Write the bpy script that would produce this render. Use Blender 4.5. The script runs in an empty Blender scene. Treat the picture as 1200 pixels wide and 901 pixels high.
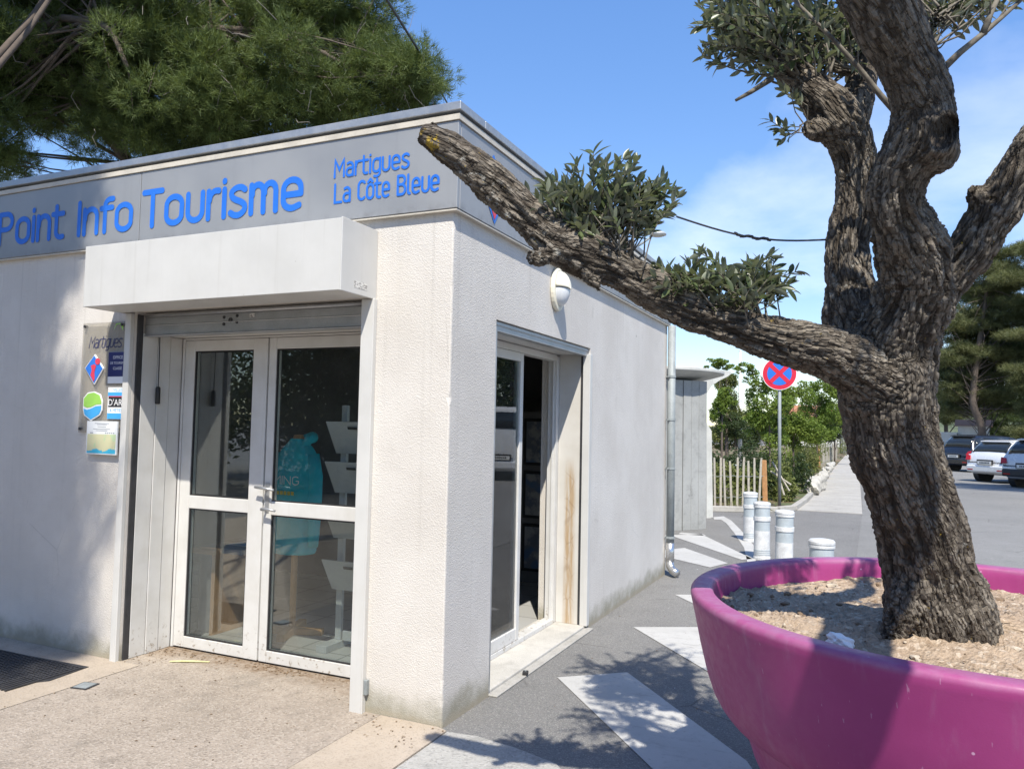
import bpy, bmesh, math, random
import numpy as np
from mathutils import Vector, Matrix

# ------------------------------------------------------------------ camera, sky, sun, exposure
SC = bpy.context.scene
COL = SC.collection
CAM = np.array([2.0558, -3.6804, 1.6])
FOC, YAW, PITCH, ROLL = 910.9, 0.4296, 0.0549, 0.0202
FW = np.array([-math.sin(YAW)*math.cos(PITCH), math.cos(YAW)*math.cos(PITCH), math.sin(PITCH)])
_R = np.array([math.cos(YAW), math.sin(YAW), 0.0]); _U = np.cross(_R, FW)
RT = _R*math.cos(ROLL)+_U*math.sin(ROLL); UP = -_R*math.sin(ROLL)+_U*math.cos(ROLL)
cd = bpy.data.cameras.new('camera'); cam = bpy.data.objects.new('camera', cd); COL.objects.link(cam)
cd.sensor_width = 36; cd.lens = FOC/1200*36; cd.clip_start = .05; cd.clip_end = 2000
cam.matrix_world = Matrix(((RT[0], UP[0], -FW[0], CAM[0]), (RT[1], UP[1], -FW[1], CAM[1]), (RT[2], UP[2], -FW[2], CAM[2]), (0, 0, 0, 1)))
SC.camera = cam
SUN = np.array([.345, -.64, 1.0]); SUN /= np.linalg.norm(SUN)
SUN_EL = math.asin(SUN[2]); SUN_ROT = math.atan2(SUN[0], SUN[1])
world = bpy.data.worlds.new('World'); SC.world = world; world.use_nodes = True
wn = world.node_tree; wl = wn.links
bg = wn.nodes['Background']
sky = wn.nodes.new('ShaderNodeTexSky'); sky.sky_type = 'NISHITA'; sky.sun_disc = False
sky.sun_elevation = SUN_EL; sky.sun_rotation = SUN_ROT; sky.air_density = 1.0; sky.dust_density = .15; sky.ozone_density = 2.2
hs = wn.nodes.new('ShaderNodeHueSaturation'); hs.inputs['Saturation'].default_value = 1.62; hs.inputs['Value'].default_value = 1.97; hs.inputs['Hue'].default_value = .514
gm_ = wn.nodes.new('ShaderNodeGamma'); gm_.inputs[1].default_value = .6; wl.new(sky.outputs[0], gm_.inputs[0]); wl.new(gm_.outputs[0], hs.inputs['Color'])
tc = wn.nodes.new('ShaderNodeTexCoord')
# thin fair-weather clouds: noise on the direction, flattened towards the horizon
sx = wn.nodes.new('ShaderNodeSeparateXYZ'); wl.new(tc.outputs['Generated'], sx.inputs[0])
def wmath(op, a, b=None):
    n = wn.nodes.new('ShaderNodeMath'); n.operation = op
    for i, s in enumerate((a, b)):
        if s is None: continue
        if isinstance(s, (int, float)): n.inputs[i].default_value = s
        else: wl.new(s, n.inputs[i])
    return n.outputs[0]
zz = wmath('ADD', wmath('MAXIMUM', sx.outputs[2], 0.0), .12)
cx = wn.nodes.new('ShaderNodeCombineXYZ'); wl.new(wmath('DIVIDE', sx.outputs[0], zz), cx.inputs[0]); wl.new(wmath('DIVIDE', sx.outputs[1], zz), cx.inputs[1])
mp = wn.nodes.new('ShaderNodeMapping'); mp.inputs['Location'].default_value = (5.2, 4.5, 0); mp.inputs['Scale'].default_value = (.8, .55, 1); wl.new(cx.outputs[0], mp.inputs[0])
n1 = wn.nodes.new('ShaderNodeTexNoise'); n1.inputs['Scale'].default_value = .95; n1.inputs['Detail'].default_value = 8; n1.inputs['Roughness'].default_value = .55; n1.inputs['Distortion'].default_value = .25
wl.new(mp.outputs[0], n1.inputs['Vector'])
rp = wn.nodes.new('ShaderNodeValToRGB'); rp.color_ramp.elements[0].position = .52; rp.color_ramp.elements[1].position = .76
rp.color_ramp.elements[1].color = (.55, .55, .55, 1)
wl.new(n1.outputs['Fac'], rp.inputs[0])
mx = wn.nodes.new('ShaderNodeMix'); mx.data_type = 'RGBA'
wl.new(rp.outputs[0], mx.inputs['Factor']); wl.new(hs.outputs[0], mx.inputs['A']); mx.inputs['B'].default_value = (6.6, 6.9, 7.4, 1)
wl.new(mx.outputs['Result'], bg.inputs[0]); bg.inputs[1].default_value = .15
sl = bpy.data.lights.new('sun', 'SUN'); sl.energy = 5.0; sl.angle = math.radians(.53); sl.color = (1, .94, .83)
so = bpy.data.objects.new('sun', sl); COL.objects.link(so); so.location = (4, -9, 14)
so.rotation_euler = Vector(-SUN).to_track_quat('-Z', 'Y').to_euler()
SC.view_settings.view_transform = 'Standard'; SC.view_settings.look = 'None'; SC.view_settings.exposure = .5; SC.view_settings.gamma = 1
SC.render.engine = 'CYCLES'
SC.cycles.max_bounces = 8; SC.cycles.transparent_max_bounces = 24

def at(px, py, depth):                      # a point in the place, read off the photograph
    return CAM + (FW + RT*(px-600)/FOC - UP*(py-450.5)/FOC)*depth
def on(px, py, axis, val):
    d = FW + RT*(px-600)/FOC - UP*(py-450.5)/FOC
    return CAM + d*((val-CAM[axis])/d[axis])
def gnd(px, py): return on(px, py, 2, 0.0)
rnd = random.Random(7)
NR = np.random.default_rng(11)

# ------------------------------------------------------------------ helpers
def link(o, parent=None):
    COL.objects.link(o)
    if parent is not None: o.parent = parent
    return o
def tag(o, label=None, cat=None, group=None, kind=None):
    if label: o['label'] = label
    if cat: o['category'] = cat
    if group: o['group'] = group
    if kind: o['kind'] = kind
    return o
def empty(name, loc, label, cat, group=None, rz=0):
    o = bpy.data.objects.new(name, None); o.empty_display_size = .1; COL.objects.link(o)
    o.location = loc; o.rotation_euler = (0, 0, rz)
    return tag(o, label, cat, group)
def copy_tree(o, parent=None):
    c = o.copy(); link(c, parent)
    for ch in list(o.children): copy_tree(ch, c)
    return c
class MB:
    """collects polygons; build() links them as one mesh object (points given in the parent's space,
    or in world space when org is the parent's location)"""
    def __init__(s): s.v = []; s.f = []; s.sm = False
    def poly(s, pts):
        n = len(s.v); s.v += [tuple(map(float, p)) for p in pts]; s.f.append(tuple(range(n, n+len(pts)))); return s
    def box(s, a, b):
        x0, y0, z0 = a; x1, y1, z1 = b
        x0, x1 = min(x0, x1), max(x0, x1); y0, y1 = min(y0, y1), max(y0, y1); z0, z1 = min(z0, z1), max(z0, z1)
        n = len(s.v); s.v += [(x, y, z) for z in (z0, z1) for x, y in ((x0, y0), (x1, y0), (x1, y1), (x0, y1))]
        s.f += [tuple(n+i for i in q) for q in ((3, 2, 1, 0), (4, 5, 6, 7), (0, 1, 5, 4), (1, 2, 6, 5), (2, 3, 7, 6), (3, 0, 4, 7))]; return s
    def prism(s, pts, vec):
        n = len(s.v); k = len(pts); vec = np.array(vec, float)
        s.v += [tuple(map(float, p)) for p in pts] + [tuple(np.array(p, float)+vec) for p in pts]
        s.f += [tuple(n+i for i in range(k))[::-1], tuple(n+k+i for i in range(k))]
        s.f += [(n+i, n+(i+1) % k, n+k+(i+1) % k, n+k+i) for i in range(k)]; return s
    def tube(s, pts, rad, n=8, cap=True):
        P = [np.array(p, float) for p in pts]; k = len(P)
        rad = [rad]*k if isinstance(rad, (int, float)) else list(rad)
        base = len(s.v); prev = None
        for i in range(k):
            t = P[min(i+1, k-1)]-P[max(i-1, 0)]; t = t/(np.linalg.norm(t)+1e-9)
            if prev is None:
                a = np.array([0, 0, 1.0]) if abs(t[2]) < .9 else np.array([1.0, 0, 0])
            else: a = prev
            e1 = a-t*(a@t); e1 /= np.linalg.norm(e1); e2 = np.cross(t, e1); prev = e1
            for j in range(n):
                w = 2*math.pi*j/n; s.v.append(tuple(P[i]+(e1*math.cos(w)+e2*math.sin(w))*rad[i]))
        for i in range(k-1):
            for j in range(n):
                a = base+i*n+j; b = base+i*n+(j+1) % n; s.f.append((a, b, b+n, a+n))
        if cap:
            s.f.append(tuple(base+j for j in range(n))[::-1]); s.f.append(tuple(base+(k-1)*n+j for j in range(n)))
        return s
    def lathe(s, prof, c=(0, 0, 0), n=32):
        base = len(s.v); k = len(prof)
        for r, z in prof:
            for j in range(n):
                w = 2*math.pi*j/n; s.v.append((c[0]+r*math.cos(w), c[1]+r*math.sin(w), c[2]+z))
        for i in range(k-1):
            for j in range(n):
                a = base+i*n+j; b = base+i*n+(j+1) % n; s.f.append((a, b, b+n, a+n))
        if prof[0][0] > 1e-6: s.f.append(tuple(base+j for j in range(n))[::-1])
        if prof[-1][0] > 1e-6: s.f.append(tuple(base+(k-1)*n+j for j in range(n)))
        return s
    def build(s, name, m, parent=None, org=None, smooth=False, bevel=0, label=None, kind=None, seg=2):
        v = s.v
        if org is not None:
            ox, oy, oz = org; v = [(x-ox, y-oy, z-oz) for x, y, z in v]
        me = bpy.data.meshes.new(name); me.from_pydata(v, [], s.f); me.update()
        me.materials.append(m)
        if smooth:
            for p in me.polygons: p.use_smooth = True
        o = link(bpy.data.objects.new(name, me), parent)
        if bevel:
            b = o.modifiers.new('bevel', 'BEVEL'); b.width = bevel; b.segments = seg; b.limit_method = 'ANGLE'; b.angle_limit = math.radians(40)
        if label: o['label'] = label
        if kind: o['kind'] = kind
        return o
def fast_mesh(name, V, F, m, parent=None, smooth=False, kind=None):
    """V (n,3) array, F (m,k) array of equal polygons"""
    me = bpy.data.meshes.new(name); V = np.asarray(V, np.float32); F = np.asarray(F, np.int32); k = F.shape[1]
    me.vertices.add(len(V)); me.vertices.foreach_set('co', V.ravel())
    me.loops.add(F.size); me.loops.foreach_set('vertex_index', F.ravel())
    me.polygons.add(len(F)); me.polygons.foreach_set('loop_start', np.arange(len(F), dtype=np.int32)*k)
    me.polygons.foreach_set('loop_total', np.full(len(F), k, np.int32))
    me.polygons.foreach_set('use_smooth', np.full(len(F), bool(smooth)))
    me.update(calc_edges=True); me.materials.append(m)
    o = link(bpy.data.objects.new(name, me), parent)
    if kind: o['kind'] = kind
    return o

# ---- node materials
class NT:
    def __init__(s, name):
        s.m = bpy.data.materials.new(name); s.m.use_nodes = True; s.t = s.m.node_tree; s.b = s.t.nodes['Principled BSDF']; s.out = s.t.nodes['Material Output']
        s._pos = None
    def new(s, kind, **kw):
        n = s.t.nodes.new('ShaderNode'+kind)
        for k, v in kw.items(): setattr(n, k, v)
        return n
    def lk(s, a, b): s.t.links.new(a, b)
    def put(s, sock, v):
        if hasattr(v, 'is_linked') or hasattr(v, 'links'): s.lk(v, sock)
        elif isinstance(v, (tuple, list)) and len(v) == 3 and sock.type == 'RGBA': sock.default_value = (*v, 1)
        else: sock.default_value = v
    @property
    def pos(s):
        if s._pos is None: s._pos = s.new('NewGeometry').outputs['Position']
        return s._pos
    def objpos(s): return s.new('TexCoord').outputs['Object']
    def scaled(s, v, sc):
        n = s.new('Mapping'); n.inputs['Scale'].default_value = sc; s.lk(v, n.inputs[0]); return n.outputs[0]
    def noise(s, scale, detail=4, rough=.55, vec=None, dist=0):
        n = s.new('TexNoise'); n.inputs['Scale'].default_value = scale; n.inputs['Detail'].default_value = detail; n.inputs['Roughness'].default_value = rough; n.inputs['Distortion'].default_value = dist
        s.lk(vec if vec is not None else s.pos, n.inputs['Vector']); return n.outputs['Fac']
    def voro(s, scale, vec=None, feature='F1', out='Distance'):
        n = s.new('TexVoronoi'); n.feature = feature; n.inputs['Scale'].default_value = scale; s.lk(vec if vec is not None else s.pos, n.inputs['Vector']); return n.outputs[out]
    def ramp(s, fac, lo, hi, a=0.0, b=1.0):
        n = s.new('MapRange'); n.interpolation_type = 'SMOOTHSTEP'
        for i, v in enumerate((lo, hi, a, b)): n.inputs[i+1].default_value = v
        s.lk(fac, n.inputs[0]); return n.outputs[0]
    def math(s, op, a, b=None):
        n = s.new('Math', operation=op)
        for i, v in enumerate((a, b)):
            if v is not None: s.put(n.inputs[i], v)
        return n.outputs[0]
    def mix(s, fac, a, b):
        n = s.new('Mix', data_type='RGBA'); s.put(n.inputs['Factor'], fac); s.put(n.inputs['A'], a); s.put(n.inputs['B'], b); return n.outputs['Result']
    def sep(s, v=None):
        n = s.new('SeparateXYZ'); s.lk(v if v is not None else s.pos, n.inputs[0]); return n.outputs
    def bump(s, h, strength=.3, dist=.01):
        n = s.new('Bump'); n.inputs['Strength'].default_value = strength; n.inputs['Distance'].default_value = dist; s.lk(h, n.inputs['Height']); s.lk(n.outputs[0], s.b.inputs['Normal']); return n
    def fin(s, col, rough=.6, metal=0.0, spec=.5):
        s.put(s.b.inputs['Base Color'], col); s.put(s.b.inputs['Roughness'], rough); s.put(s.b.inputs['Metallic'], metal); s.b.inputs['Specular IOR Level'].default_value = spec
        return s.m
MATS = {}
def plain(name, col, rough=.5, metal=0.0, var=.12, scale=6, spec=.5, bump=0):
    """one colour, broken by soft dirt and roughness noise"""
    if name in MATS: return MATS[name]
    t = NT(name); p = t.objpos()
    n = t.noise(scale, 6, .6, p); n2 = t.noise(scale*9, 3, .5, p)
    f = t.math('ADD', t.math('MULTIPLY', n, .7), t.math('MULTIPLY', n2, .3))
    c = t.mix(t.ramp(f, .3, .7), tuple(x*(1-var) for x in col), tuple(min(1, x*(1+var*.5)) for x in col))
    r = t.ramp(n, .25, .75, max(0, rough-.08), min(1, rough+.1))
    if bump: t.bump(n2, bump, .004)
    MATS[name] = t.fin(c, r, metal, spec); return MATS[name]

def mat_render():                                   # roughcast white wall
    t = NT('white_roughcast'); z = t.sep()[2]
    big = t.noise(1.3, 5, .6); mid = t.noise(7, 5, .6); fine = t.noise(95, 3, .6)
    base = t.mix(t.ramp(big, .3, .72), (.55, .518, .478), (.63, .60, .56))
    base = t.mix(t.ramp(mid, .5, .85, 0, .22), base, (.40, .375, .34))
    # rain streaks
    st = t.noise(1, 6, .6, t.scaled(t.pos, (16, 16, .45)))
    base = t.mix(t.ramp(st, .55, .82, 0, .28), base, (.37, .35, .315))
    dr = t.math('MULTIPLY', t.ramp(t.noise(1, 7, .7, t.scaled(t.pos, (22, 22, .3))), .54, .72, 0, .35), t.ramp(z, 1.2, 2.75)); base = t.mix(dr, base, (.33, .315, .285))
    hl = t.voro(1.1, None, 'DISTANCE_TO_EDGE'); base = t.mix(t.math('MULTIPLY', t.ramp(hl, .0015, .005, 1, 0), t.ramp(t.noise(1.7, 3), .55, .62, 0, .22)), base, (.25, .24, .22))
    # algae and splash dirt at the foot of the wall
    low = t.math('ADD', t.math('MULTIPLY', t.ramp(z, 0, .42, 1, 0), .75), t.math('MULTIPLY', t.noise(5.5, 6, .65), .6))
    base = t.mix(t.ramp(low, .72, 1.12, 0, .75), base, (.20, .19, .13))
    base = t.mix(t.ramp(t.math('ADD', t.ramp(z, 0, .1, .5, 0), t.math('MULTIPLY', mid, .6)), .5, .8, 0, .7), base, (.33, .29, .22))
    spk = t.voro(2.2); base = t.mix(t.ramp(spk, .02, .035, .55, 0), base, (.12, .11, .09))
    h = t.math('ADD', t.voro(150), t.math('ADD', t.math('MULTIPLY', t.noise(70, 3, .6), .7), t.math('MULTIPLY', fine, .5)))
    t.bump(h, .5, .0035)
    return t.fin(base, .92, 0, .2)
def mat_asphalt(name='asphalt', lo=(.155, .150, .146), hi=(.205, .200, .194)):
    t = NT(name)
    big = t.noise(.35, 6, .65); mid = t.noise(3.2, 6, .65)
    v = t.voro(210); v2 = t.voro(170, None, 'F1', 'Color')
    c = t.mix(t.ramp(big, .3, .7), lo, hi)
    c = t.mix(t.ramp(mid, .45, .8, 0, .4), c, tuple(x*.72 for x in lo)); c = t.mix(t.ramp(t.noise(.9, 6, .7), .56, .72, 0, .45), c, tuple(x*.66 for x in lo)); c = t.mix(t.ramp(t.noise(1.5, 7, .75), .60, .72, 0, .4), c, tuple(x*1.35 for x in hi))
    sp = t.new('SeparateColor'); t.lk(v2, sp.inputs[0])
    c = t.mix(t.ramp(sp.outputs[0], .55, 1, 0, .55), c, (.33, .32, .30))
    c = t.mix(t.ramp(sp.outputs[1], .6, 1, 0, .55), c, (.08, .095, .09))
    # hairline cracks
    ck = t.voro(.9, t.pos, 'DISTANCE_TO_EDGE')
    c = t.mix(t.math('MULTIPLY', t.ramp(ck, .003, .009, 1, 0), t.ramp(t.noise(.8, 3), .5, .6, 0, .55)), c, (.07, .066, .06))
    t.bump(t.math('ADD', v, t.math('MULTIPLY', mid, .5)), .45, .005)
    return t.fin(c, .9, 0, .3)
def mat_concrete(name, a, b, agg=.5, stone=(.42, .36, .30), bumpy=.5, sc=85):
    t = NT(name)
    big = t.noise(1.1, 6, .65); mid = t.noise(6, 6, .65)
    c = t.mix(t.ramp(big, .3, .7), a, b)
    c = t.mix(t.ramp(mid, .48, .8, 0, .55), c, tuple(x*.6 for x in a))
    v2 = t.voro(sc, None, 'F1', 'Color'); sp = t.new('SeparateColor'); t.lk(v2, sp.inputs[0])
    c = t.mix(t.ramp(sp.outputs[0], .55, 1, 0, agg), c, stone)
    c = t.mix(t.ramp(sp.outputs[1], .62, 1, 0, agg), c, tuple(x*.45 for x in a))
    c = t.mix(t.ramp(t.noise(2.3, 8, .75), .56, .72, 0, .6), c, tuple(x*.55 for x in a))
    t.bump(t.math('ADD', t.voro(sc), t.math('MULTIPLY', mid, .6)), bumpy, .006)
    return t.fin(c, .9, 0, .3)
def mat_slab():
    m = mat_concrete('aggregate_slab', (.29, .245, .20), (.37, .315, .262), .42, (.48, .43, .37), .55, 95)
    nt = m.node_tree; b = nt.nodes['Principled BSDF']; src = b.inputs['Base Color'].links[0].from_socket
    t = NT.__new__(NT); t.m = m; t.t = nt; t.b = b; t._pos = None
    y = t.sep()[1]; f = t.math('MULTIPLY', t.ramp(t.math('ADD', y, t.math('MULTIPLY', t.noise(4.5, 6, .7), .5)), .38, .62), t.ramp(t.noise(17, 5, .7), .35, .65, .35, .9))
    c = t.mix(f, src, (.17, .115, .07)); f2 = t.math('MULTIPLY', t.ramp(t.noise(1.7, 7, .72), .52, .70), .5); c = t.mix(f2, c, (.19, .17, .145)); c = t.mix(t.ramp(t.voro(5.5), .02, .05, .6, 0), c, (.10, .085, .07))
    nt.links.new(c, b.inputs['Base Color']); return m
def mat_paint_road():
    t = NT('road_paint'); 
    wear = t.noise(26, 6, .7); big = t.noise(1.8, 4)
    c = t.mix(t.ramp(big, .3, .7), (.40, .395, .38), (.46, .455, .44))
    c = t.mix(t.ramp(t.math('ADD', wear, t.math('MULTIPLY', big, .3)), .70, .88, 0, .8), c, (.27, .26, .25))
    c = t.mix(t.ramp(t.noise(7, 7, .7), .50, .8, 0, .6), c, (.27, .262, .25)); c = t.mix(t.ramp(t.noise(1, 6, .65, t.scaled(t.pos, (3, 14, 1))), .55, .72, 0, .5), c, (.24, .235, .225))
    t.bump(t.voro(120), .3, .004)
    return t.fin(c, .8, 0, .3)
def mat_leaf(name, a, b, trans=.25, rough=.5, back=None):
    t = NT(name)
    oi = t.new('ObjectInfo').outputs['Random']; n = t.noise(2.2, 3); n2 = t.noise(31, 2)
    f = t.math('ADD', t.math('MULTIPLY', n, .55), t.math('MULTIPLY', n2, .45))
    f = t.math('ADD', f, t.math('MULTIPLY', t.math('SUBTRACT', oi, .5), .12))
    c = t.mix(t.ramp(f, .34, .66), a, b)
    if back is not None:
        bf = t.new('NewGeometry').outputs['Backfacing']; c = t.mix(bf, c, back)
    t.fin(c, rough, 0, .4)
    tr = t.new('BsdfTranslucent'); t.put(tr.inputs[0], t.mix(.5, c, (.25, .30, .05)))
    ms = t.new('MixShader'); ms.inputs[0].default_value = trans; t.lk(t.b.outputs[0], ms.inputs[1]); t.lk(tr.outputs[0], ms.inputs[2]); t.lk(ms.outputs[0], t.out.inputs[0])
    return t.m
def mat_glass(name, tint=(.93, .96, .95), ior=1.5, boost=.42):
    t = NT(name); t.t.nodes.remove(t.b)
    tr = t.new('BsdfTransparent'); tr.inputs[0].default_value = (*tint, 1)
    gl = t.new('BsdfGlossy'); gl.inputs['Roughness'].default_value = .01
    fr = t.new('Fresnel'); fr.inputs[0].default_value = ior
    n = t.new('TexNoise'); n.inputs['Scale'].default_value = 1.5; t.lk(t.pos, n.inputs['Vector'])
    bp = t.new('Bump'); bp.inputs['Strength'].default_value = .04; bp.inputs['Distance'].default_value = .01; t.lk(n.outputs['Fac'], bp.inputs['Height']); t.lk(bp.outputs[0], gl.inputs['Normal'])
    f = t.math('MINIMUM', t.math('MULTIPLY', fr.outputs[0], boost), 1.0)
    ms = t.new('MixShader'); t.lk(f, ms.inputs[0]); t.lk(tr.outputs[0], ms.inputs[1]); t.lk(gl.outputs[0], ms.inputs[2])
    df = t.new('BsdfDiffuse'); df.inputs[0].default_value = (.5, .5, .48, 1)       # dust film
    m2 = t.new('MixShader'); t.lk(t.ramp(t.noise(3, 6, .7), .4, .8, .008, .035), m2.inputs[0]); t.lk(ms.outputs[0], m2.inputs[1]); t.lk(df.outputs[0], m2.inputs[2])
    t.lk(m2.outputs[0], t.out.inputs[0]); return t.m

M_WALL = mat_render(); M_ASPH = mat_asphalt(); M_PAINT = mat_paint_road()
M_ROAD = mat_asphalt('road_asphalt', (.185, .181, .175), (.235, .23, .223))
M_SLAB = mat_slab()
M_TAN = mat_concrete('tan_concrete', (.36, .30, .235), (.43, .365, .295), .25, (.43, .37, .30), .35, 120)
M_GREYC = mat_concrete('grey_concrete', (.29, .285, .265), (.38, .37, .345), .35, (.46, .44, .42), .5, 90)
M_PATH = mat_concrete('path_concrete', (.34, .325, .295), (.41, .395, .365), .2, (.5, .48, .45), .2, 60)
M_BOARDC = mat_concrete('board_concrete', (.27, .275, .265), (.35, .355, .345), .08, (.4, .4, .4), .25, 40)
t = NT('white_lacquer'); n_ = t.noise(3, 6, .6); c_ = t.mix(t.ramp(n_, .3, .7), (.525, .52, .50), (.575, .57, .55)); c_ = t.mix(t.ramp(t.noise(1, 6, .65, t.scaled(t.pos, (24, 24, .8))), .52, .80, 0, .35), c_, (.37, .35, .31)); c_ = t.mix(t.ramp(t.voro(6), .02, .035, .5, 0), c_, (.25, .22, .18)); M_WHITE = t.fin(c_, t.ramp(n_, .3, .7, .3, .45))
t = NT('white_door_paint'); z_ = t.sep()[2]; n_ = t.noise(5, 6, .6); c_ = t.mix(t.ramp(n_, .3, .7), (.54, .53, .505), (.60, .595, .58))
c_ = t.mix(t.math('MULTIPLY', t.ramp(z_, .02, .30, 1, 0), t.ramp(t.noise(28, 5, .7), .56, .66, 0, .8)), c_, (.22, .17, .12)); c_ = t.mix(t.ramp(t.noise(1, 5, .65, t.scaled(t.pos, (40, 40, 1.5))), .58, .8, 0, .3), c_, (.36, .33, .28)); M_DOORW = t.fin(c_, t.ramp(n_, .3, .7, .32, .5))
M_CREAM = plain('cream_trim', (.54, .50, .43), .6, 0, .15, 8)
M_ALU = plain('aluminium', (.45, .46, .47), .42, .7, .14, 9)
M_ZINC = plain('zinc_pipe', (.27, .295, .30), .6, .1, .2, 7)
M_STEEL = plain('bright_steel', (.6, .6, .6), .28, .9, .1, 12)
M_DARKSTEEL = plain('dark_metal', (.06, .06, .065), .5, .4, .25, 12)
M_BLACK = plain('black_rubber', (.02, .02, .022), .6, 0, .25, 12)
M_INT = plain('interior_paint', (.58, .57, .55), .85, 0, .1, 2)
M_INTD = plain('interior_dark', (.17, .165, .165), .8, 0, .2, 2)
M_WOOD = plain('pine_wood', (.45, .25, .115), .5, 0, .25, 14)
M_GLASS = mat_glass('door_glass')
M_LETTER = plain('blue_letter_vinyl', (.020, .15, .62), .45, 0, .06, 4)
def mat_panel():
    t = NT('silver_composite_panel')
    st = t.noise(1, 5, .6, t.scaled(t.pos, (9, 9, .8))); b = t.noise(1.2, 4)
    c = t.mix(t.ramp(b, .3, .7), (.30, .305, .312), (.36, .365, .37))
    c = t.mix(t.ramp(st, .55, .85, 0, .3), c, (.22, .225, .23))
    z = t.sep()[2]
    c = t.mix(t.math('MULTIPLY', t.ramp(z, 2.78, 2.85, 1, 0), t.ramp(t.noise(9, 5, .7), .4, .7, 0, .45)), c, (.16, .155, .15))
    return t.fin(c, t.ramp(b, .3, .7, .38, .5), .35)
M_PANEL = mat_panel()

# ------------------------------------------------------------------ the setting: ground
def sheet(name, pts, z, m, thick=0.0):
    b = MB()
    if thick: b.prism([(x, y, z-thick) for x, y in pts], (0, 0, thick))
    else: b.poly([(x, y, z) for x, y in pts])
    return tag(b.build(name, m), kind='structure')
# one sheet to the horizon, finely cut near the camera so that it can dip and rise a little
gm = MB(); gm.poly([(-400, -300, 0), (400, -300, 0), (400, 600, 0), (-400, 600, 0)])
tag(gm.build('ground', M_ASPH), kind='structure')
sheet('concrete_strip', [(-7.5, -6.5), (-2.247, -6.5), (-2.247, -.002), (-7.5, -.002)], .012, M_TAN, .012)
sheet('entrance_slab', [(-2.24, -6.5), (-.386, -6.5), (-.386, .47), (-2.438, .47), (-2.438, .001), (-2.24, .001)], .010, M_SLAB, .010)
sheet('concrete_strip', [(-.38, -6.5), (.05, -6.5), (.045, -.03), (-.02, -.004), (-.38, -.004)], .012, M_TAN, .012)
sheet('concrete_apron', [(.057, -1.4), (1.02, -1.4), (.86, -.30), (.70, -.13), (.45, -.05), (.22, -.01), (.052, -.03)], .008, M_GREYC, .008)
sheet('road', [(1.9, 4.2), (60, -4), (90, 300), (1.2, 300), (1.95, 14)], .004, M_ROAD)
# path beside the planting strip, slab by slab
pj = 13.55
while pj < 90:
    nx = min(90, pj+1.9)
    a = lambda y: (.70+(y-13.5)*-.005, 1.95+(y-13.5)*-.012)
    sheet('path', [(a(pj)[0], pj+.012), (a(pj)[1], pj+.012), (a(nx)[1], nx-.012), (a(nx)[0], nx-.012)], .012, M_PATH, .012)
    pj = nx
t = NT('bark_soil'); c_ = t.mix(t.ramp(t.noise(9, 8, .7), .35, .65), (.13, .085, .05), (.27, .19, .12)); c_ = t.mix(t.ramp(t.noise(.9, 4), .45, .6), c_, (.10, .12, .05)); t.bump(t.noise(26, 6, .7), .9, .04); M_BARKSOIL = t.fin(c_, .95)
bed = [(-3.2, 12.2), (-.9, 12.35), (.55, 13.2), (.66, 17.8), (.64, 30), (.4, 92), (-30, 92), (-30, 12.2)]
sheet('planting_bed', bed, .06, M_BARKSOIL, .06)
kb = MB()
for i in range(5): 
    p, q = [(-.9, 12.3), (-.15, 12.62), (.35, 12.95), (.6, 13.5), (.67, 15.6), (.68, 17.5)][i:i+2]
    p = np.array(p); q = np.array(q); d = (q-p)/np.linalg.norm(q-p); nn = np.array([d[1], -d[0]])
    kb.prism([(*(p+d*.006), 0), (*(q-d*.006), 0), (*(q-d*.006+nn*.12), 0), (*(p+d*.006+nn*.12), 0)], (0, 0, .11))
tag(kb.build('kerb', M_PATH, bevel=.012), kind='structure')
# painted crossing stripes on the asphalt
stripes = [
    [(653, 794), (735, 788), (875, 892), (905, 935), (800, 935)],
    [(742, 735), (820, 735), (846, 792), (838, 792)],
    [(791, 697), (814, 697), (822, 712)],
    [(742, 649), (802, 642), (853, 660), (832, 665), (790, 655)],
    [(756, 628), (822, 626), (882, 655), (869, 656), (790, 629)]]
for s_ in stripes:
    sheet('crossing_stripe', [gnd(*q)[:2] for q in s_], .0045, M_PAINT)
sheet('crossing_stripe', [(-.62, 9.0-.35), (-.28, 8.65), (-.2, 8.5), (-.62, 8.45)], .0045, M_PAINT)
arc1 = [gnd(*q)[:2] for q in [(836, 606), (848, 605), (857, 610), (868, 621), (884, 640), (886, 660)]]
arc2 = [gnd(*q)[:2] for q in [(876, 660), (872, 642), (860, 624), (851, 613), (845, 609), (837, 609)]]
sheet('curved_stripe', arc1+arc2, .0045, M_PAINT)
# hills beyond
t = NT('far_scrub'); c_ = t.mix(t.ramp(t.noise(.08, 8, .7), .35, .65), (.05, .07, .035), (.12, .14, .08)); M_HILL = t.fin(c_, .95)
hv = []; hf = []
N = 80
for i in range(N+1):
    a = math.radians(-70+140*i/N); 
    for k, (r, zf) in enumerate(((230, 0), (260, .55), (300, 1.0), (360, .5))):
        h = 5+5.5*math.sin(a*5.1+1)+3*math.sin(a*13)+1.5*math.sin(a*37); hv.append((r*math.sin(a), r*math.cos(a), max(-.5, zf*max(h, 2.0))-.2))
for i in range(N):
    for k in range(3): p = i*4+k; hf.append((p, p+4, p+5, p+1))
tag(fast_mesh('hills', hv, hf, M_HILL, smooth=True), kind='structure')

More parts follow.
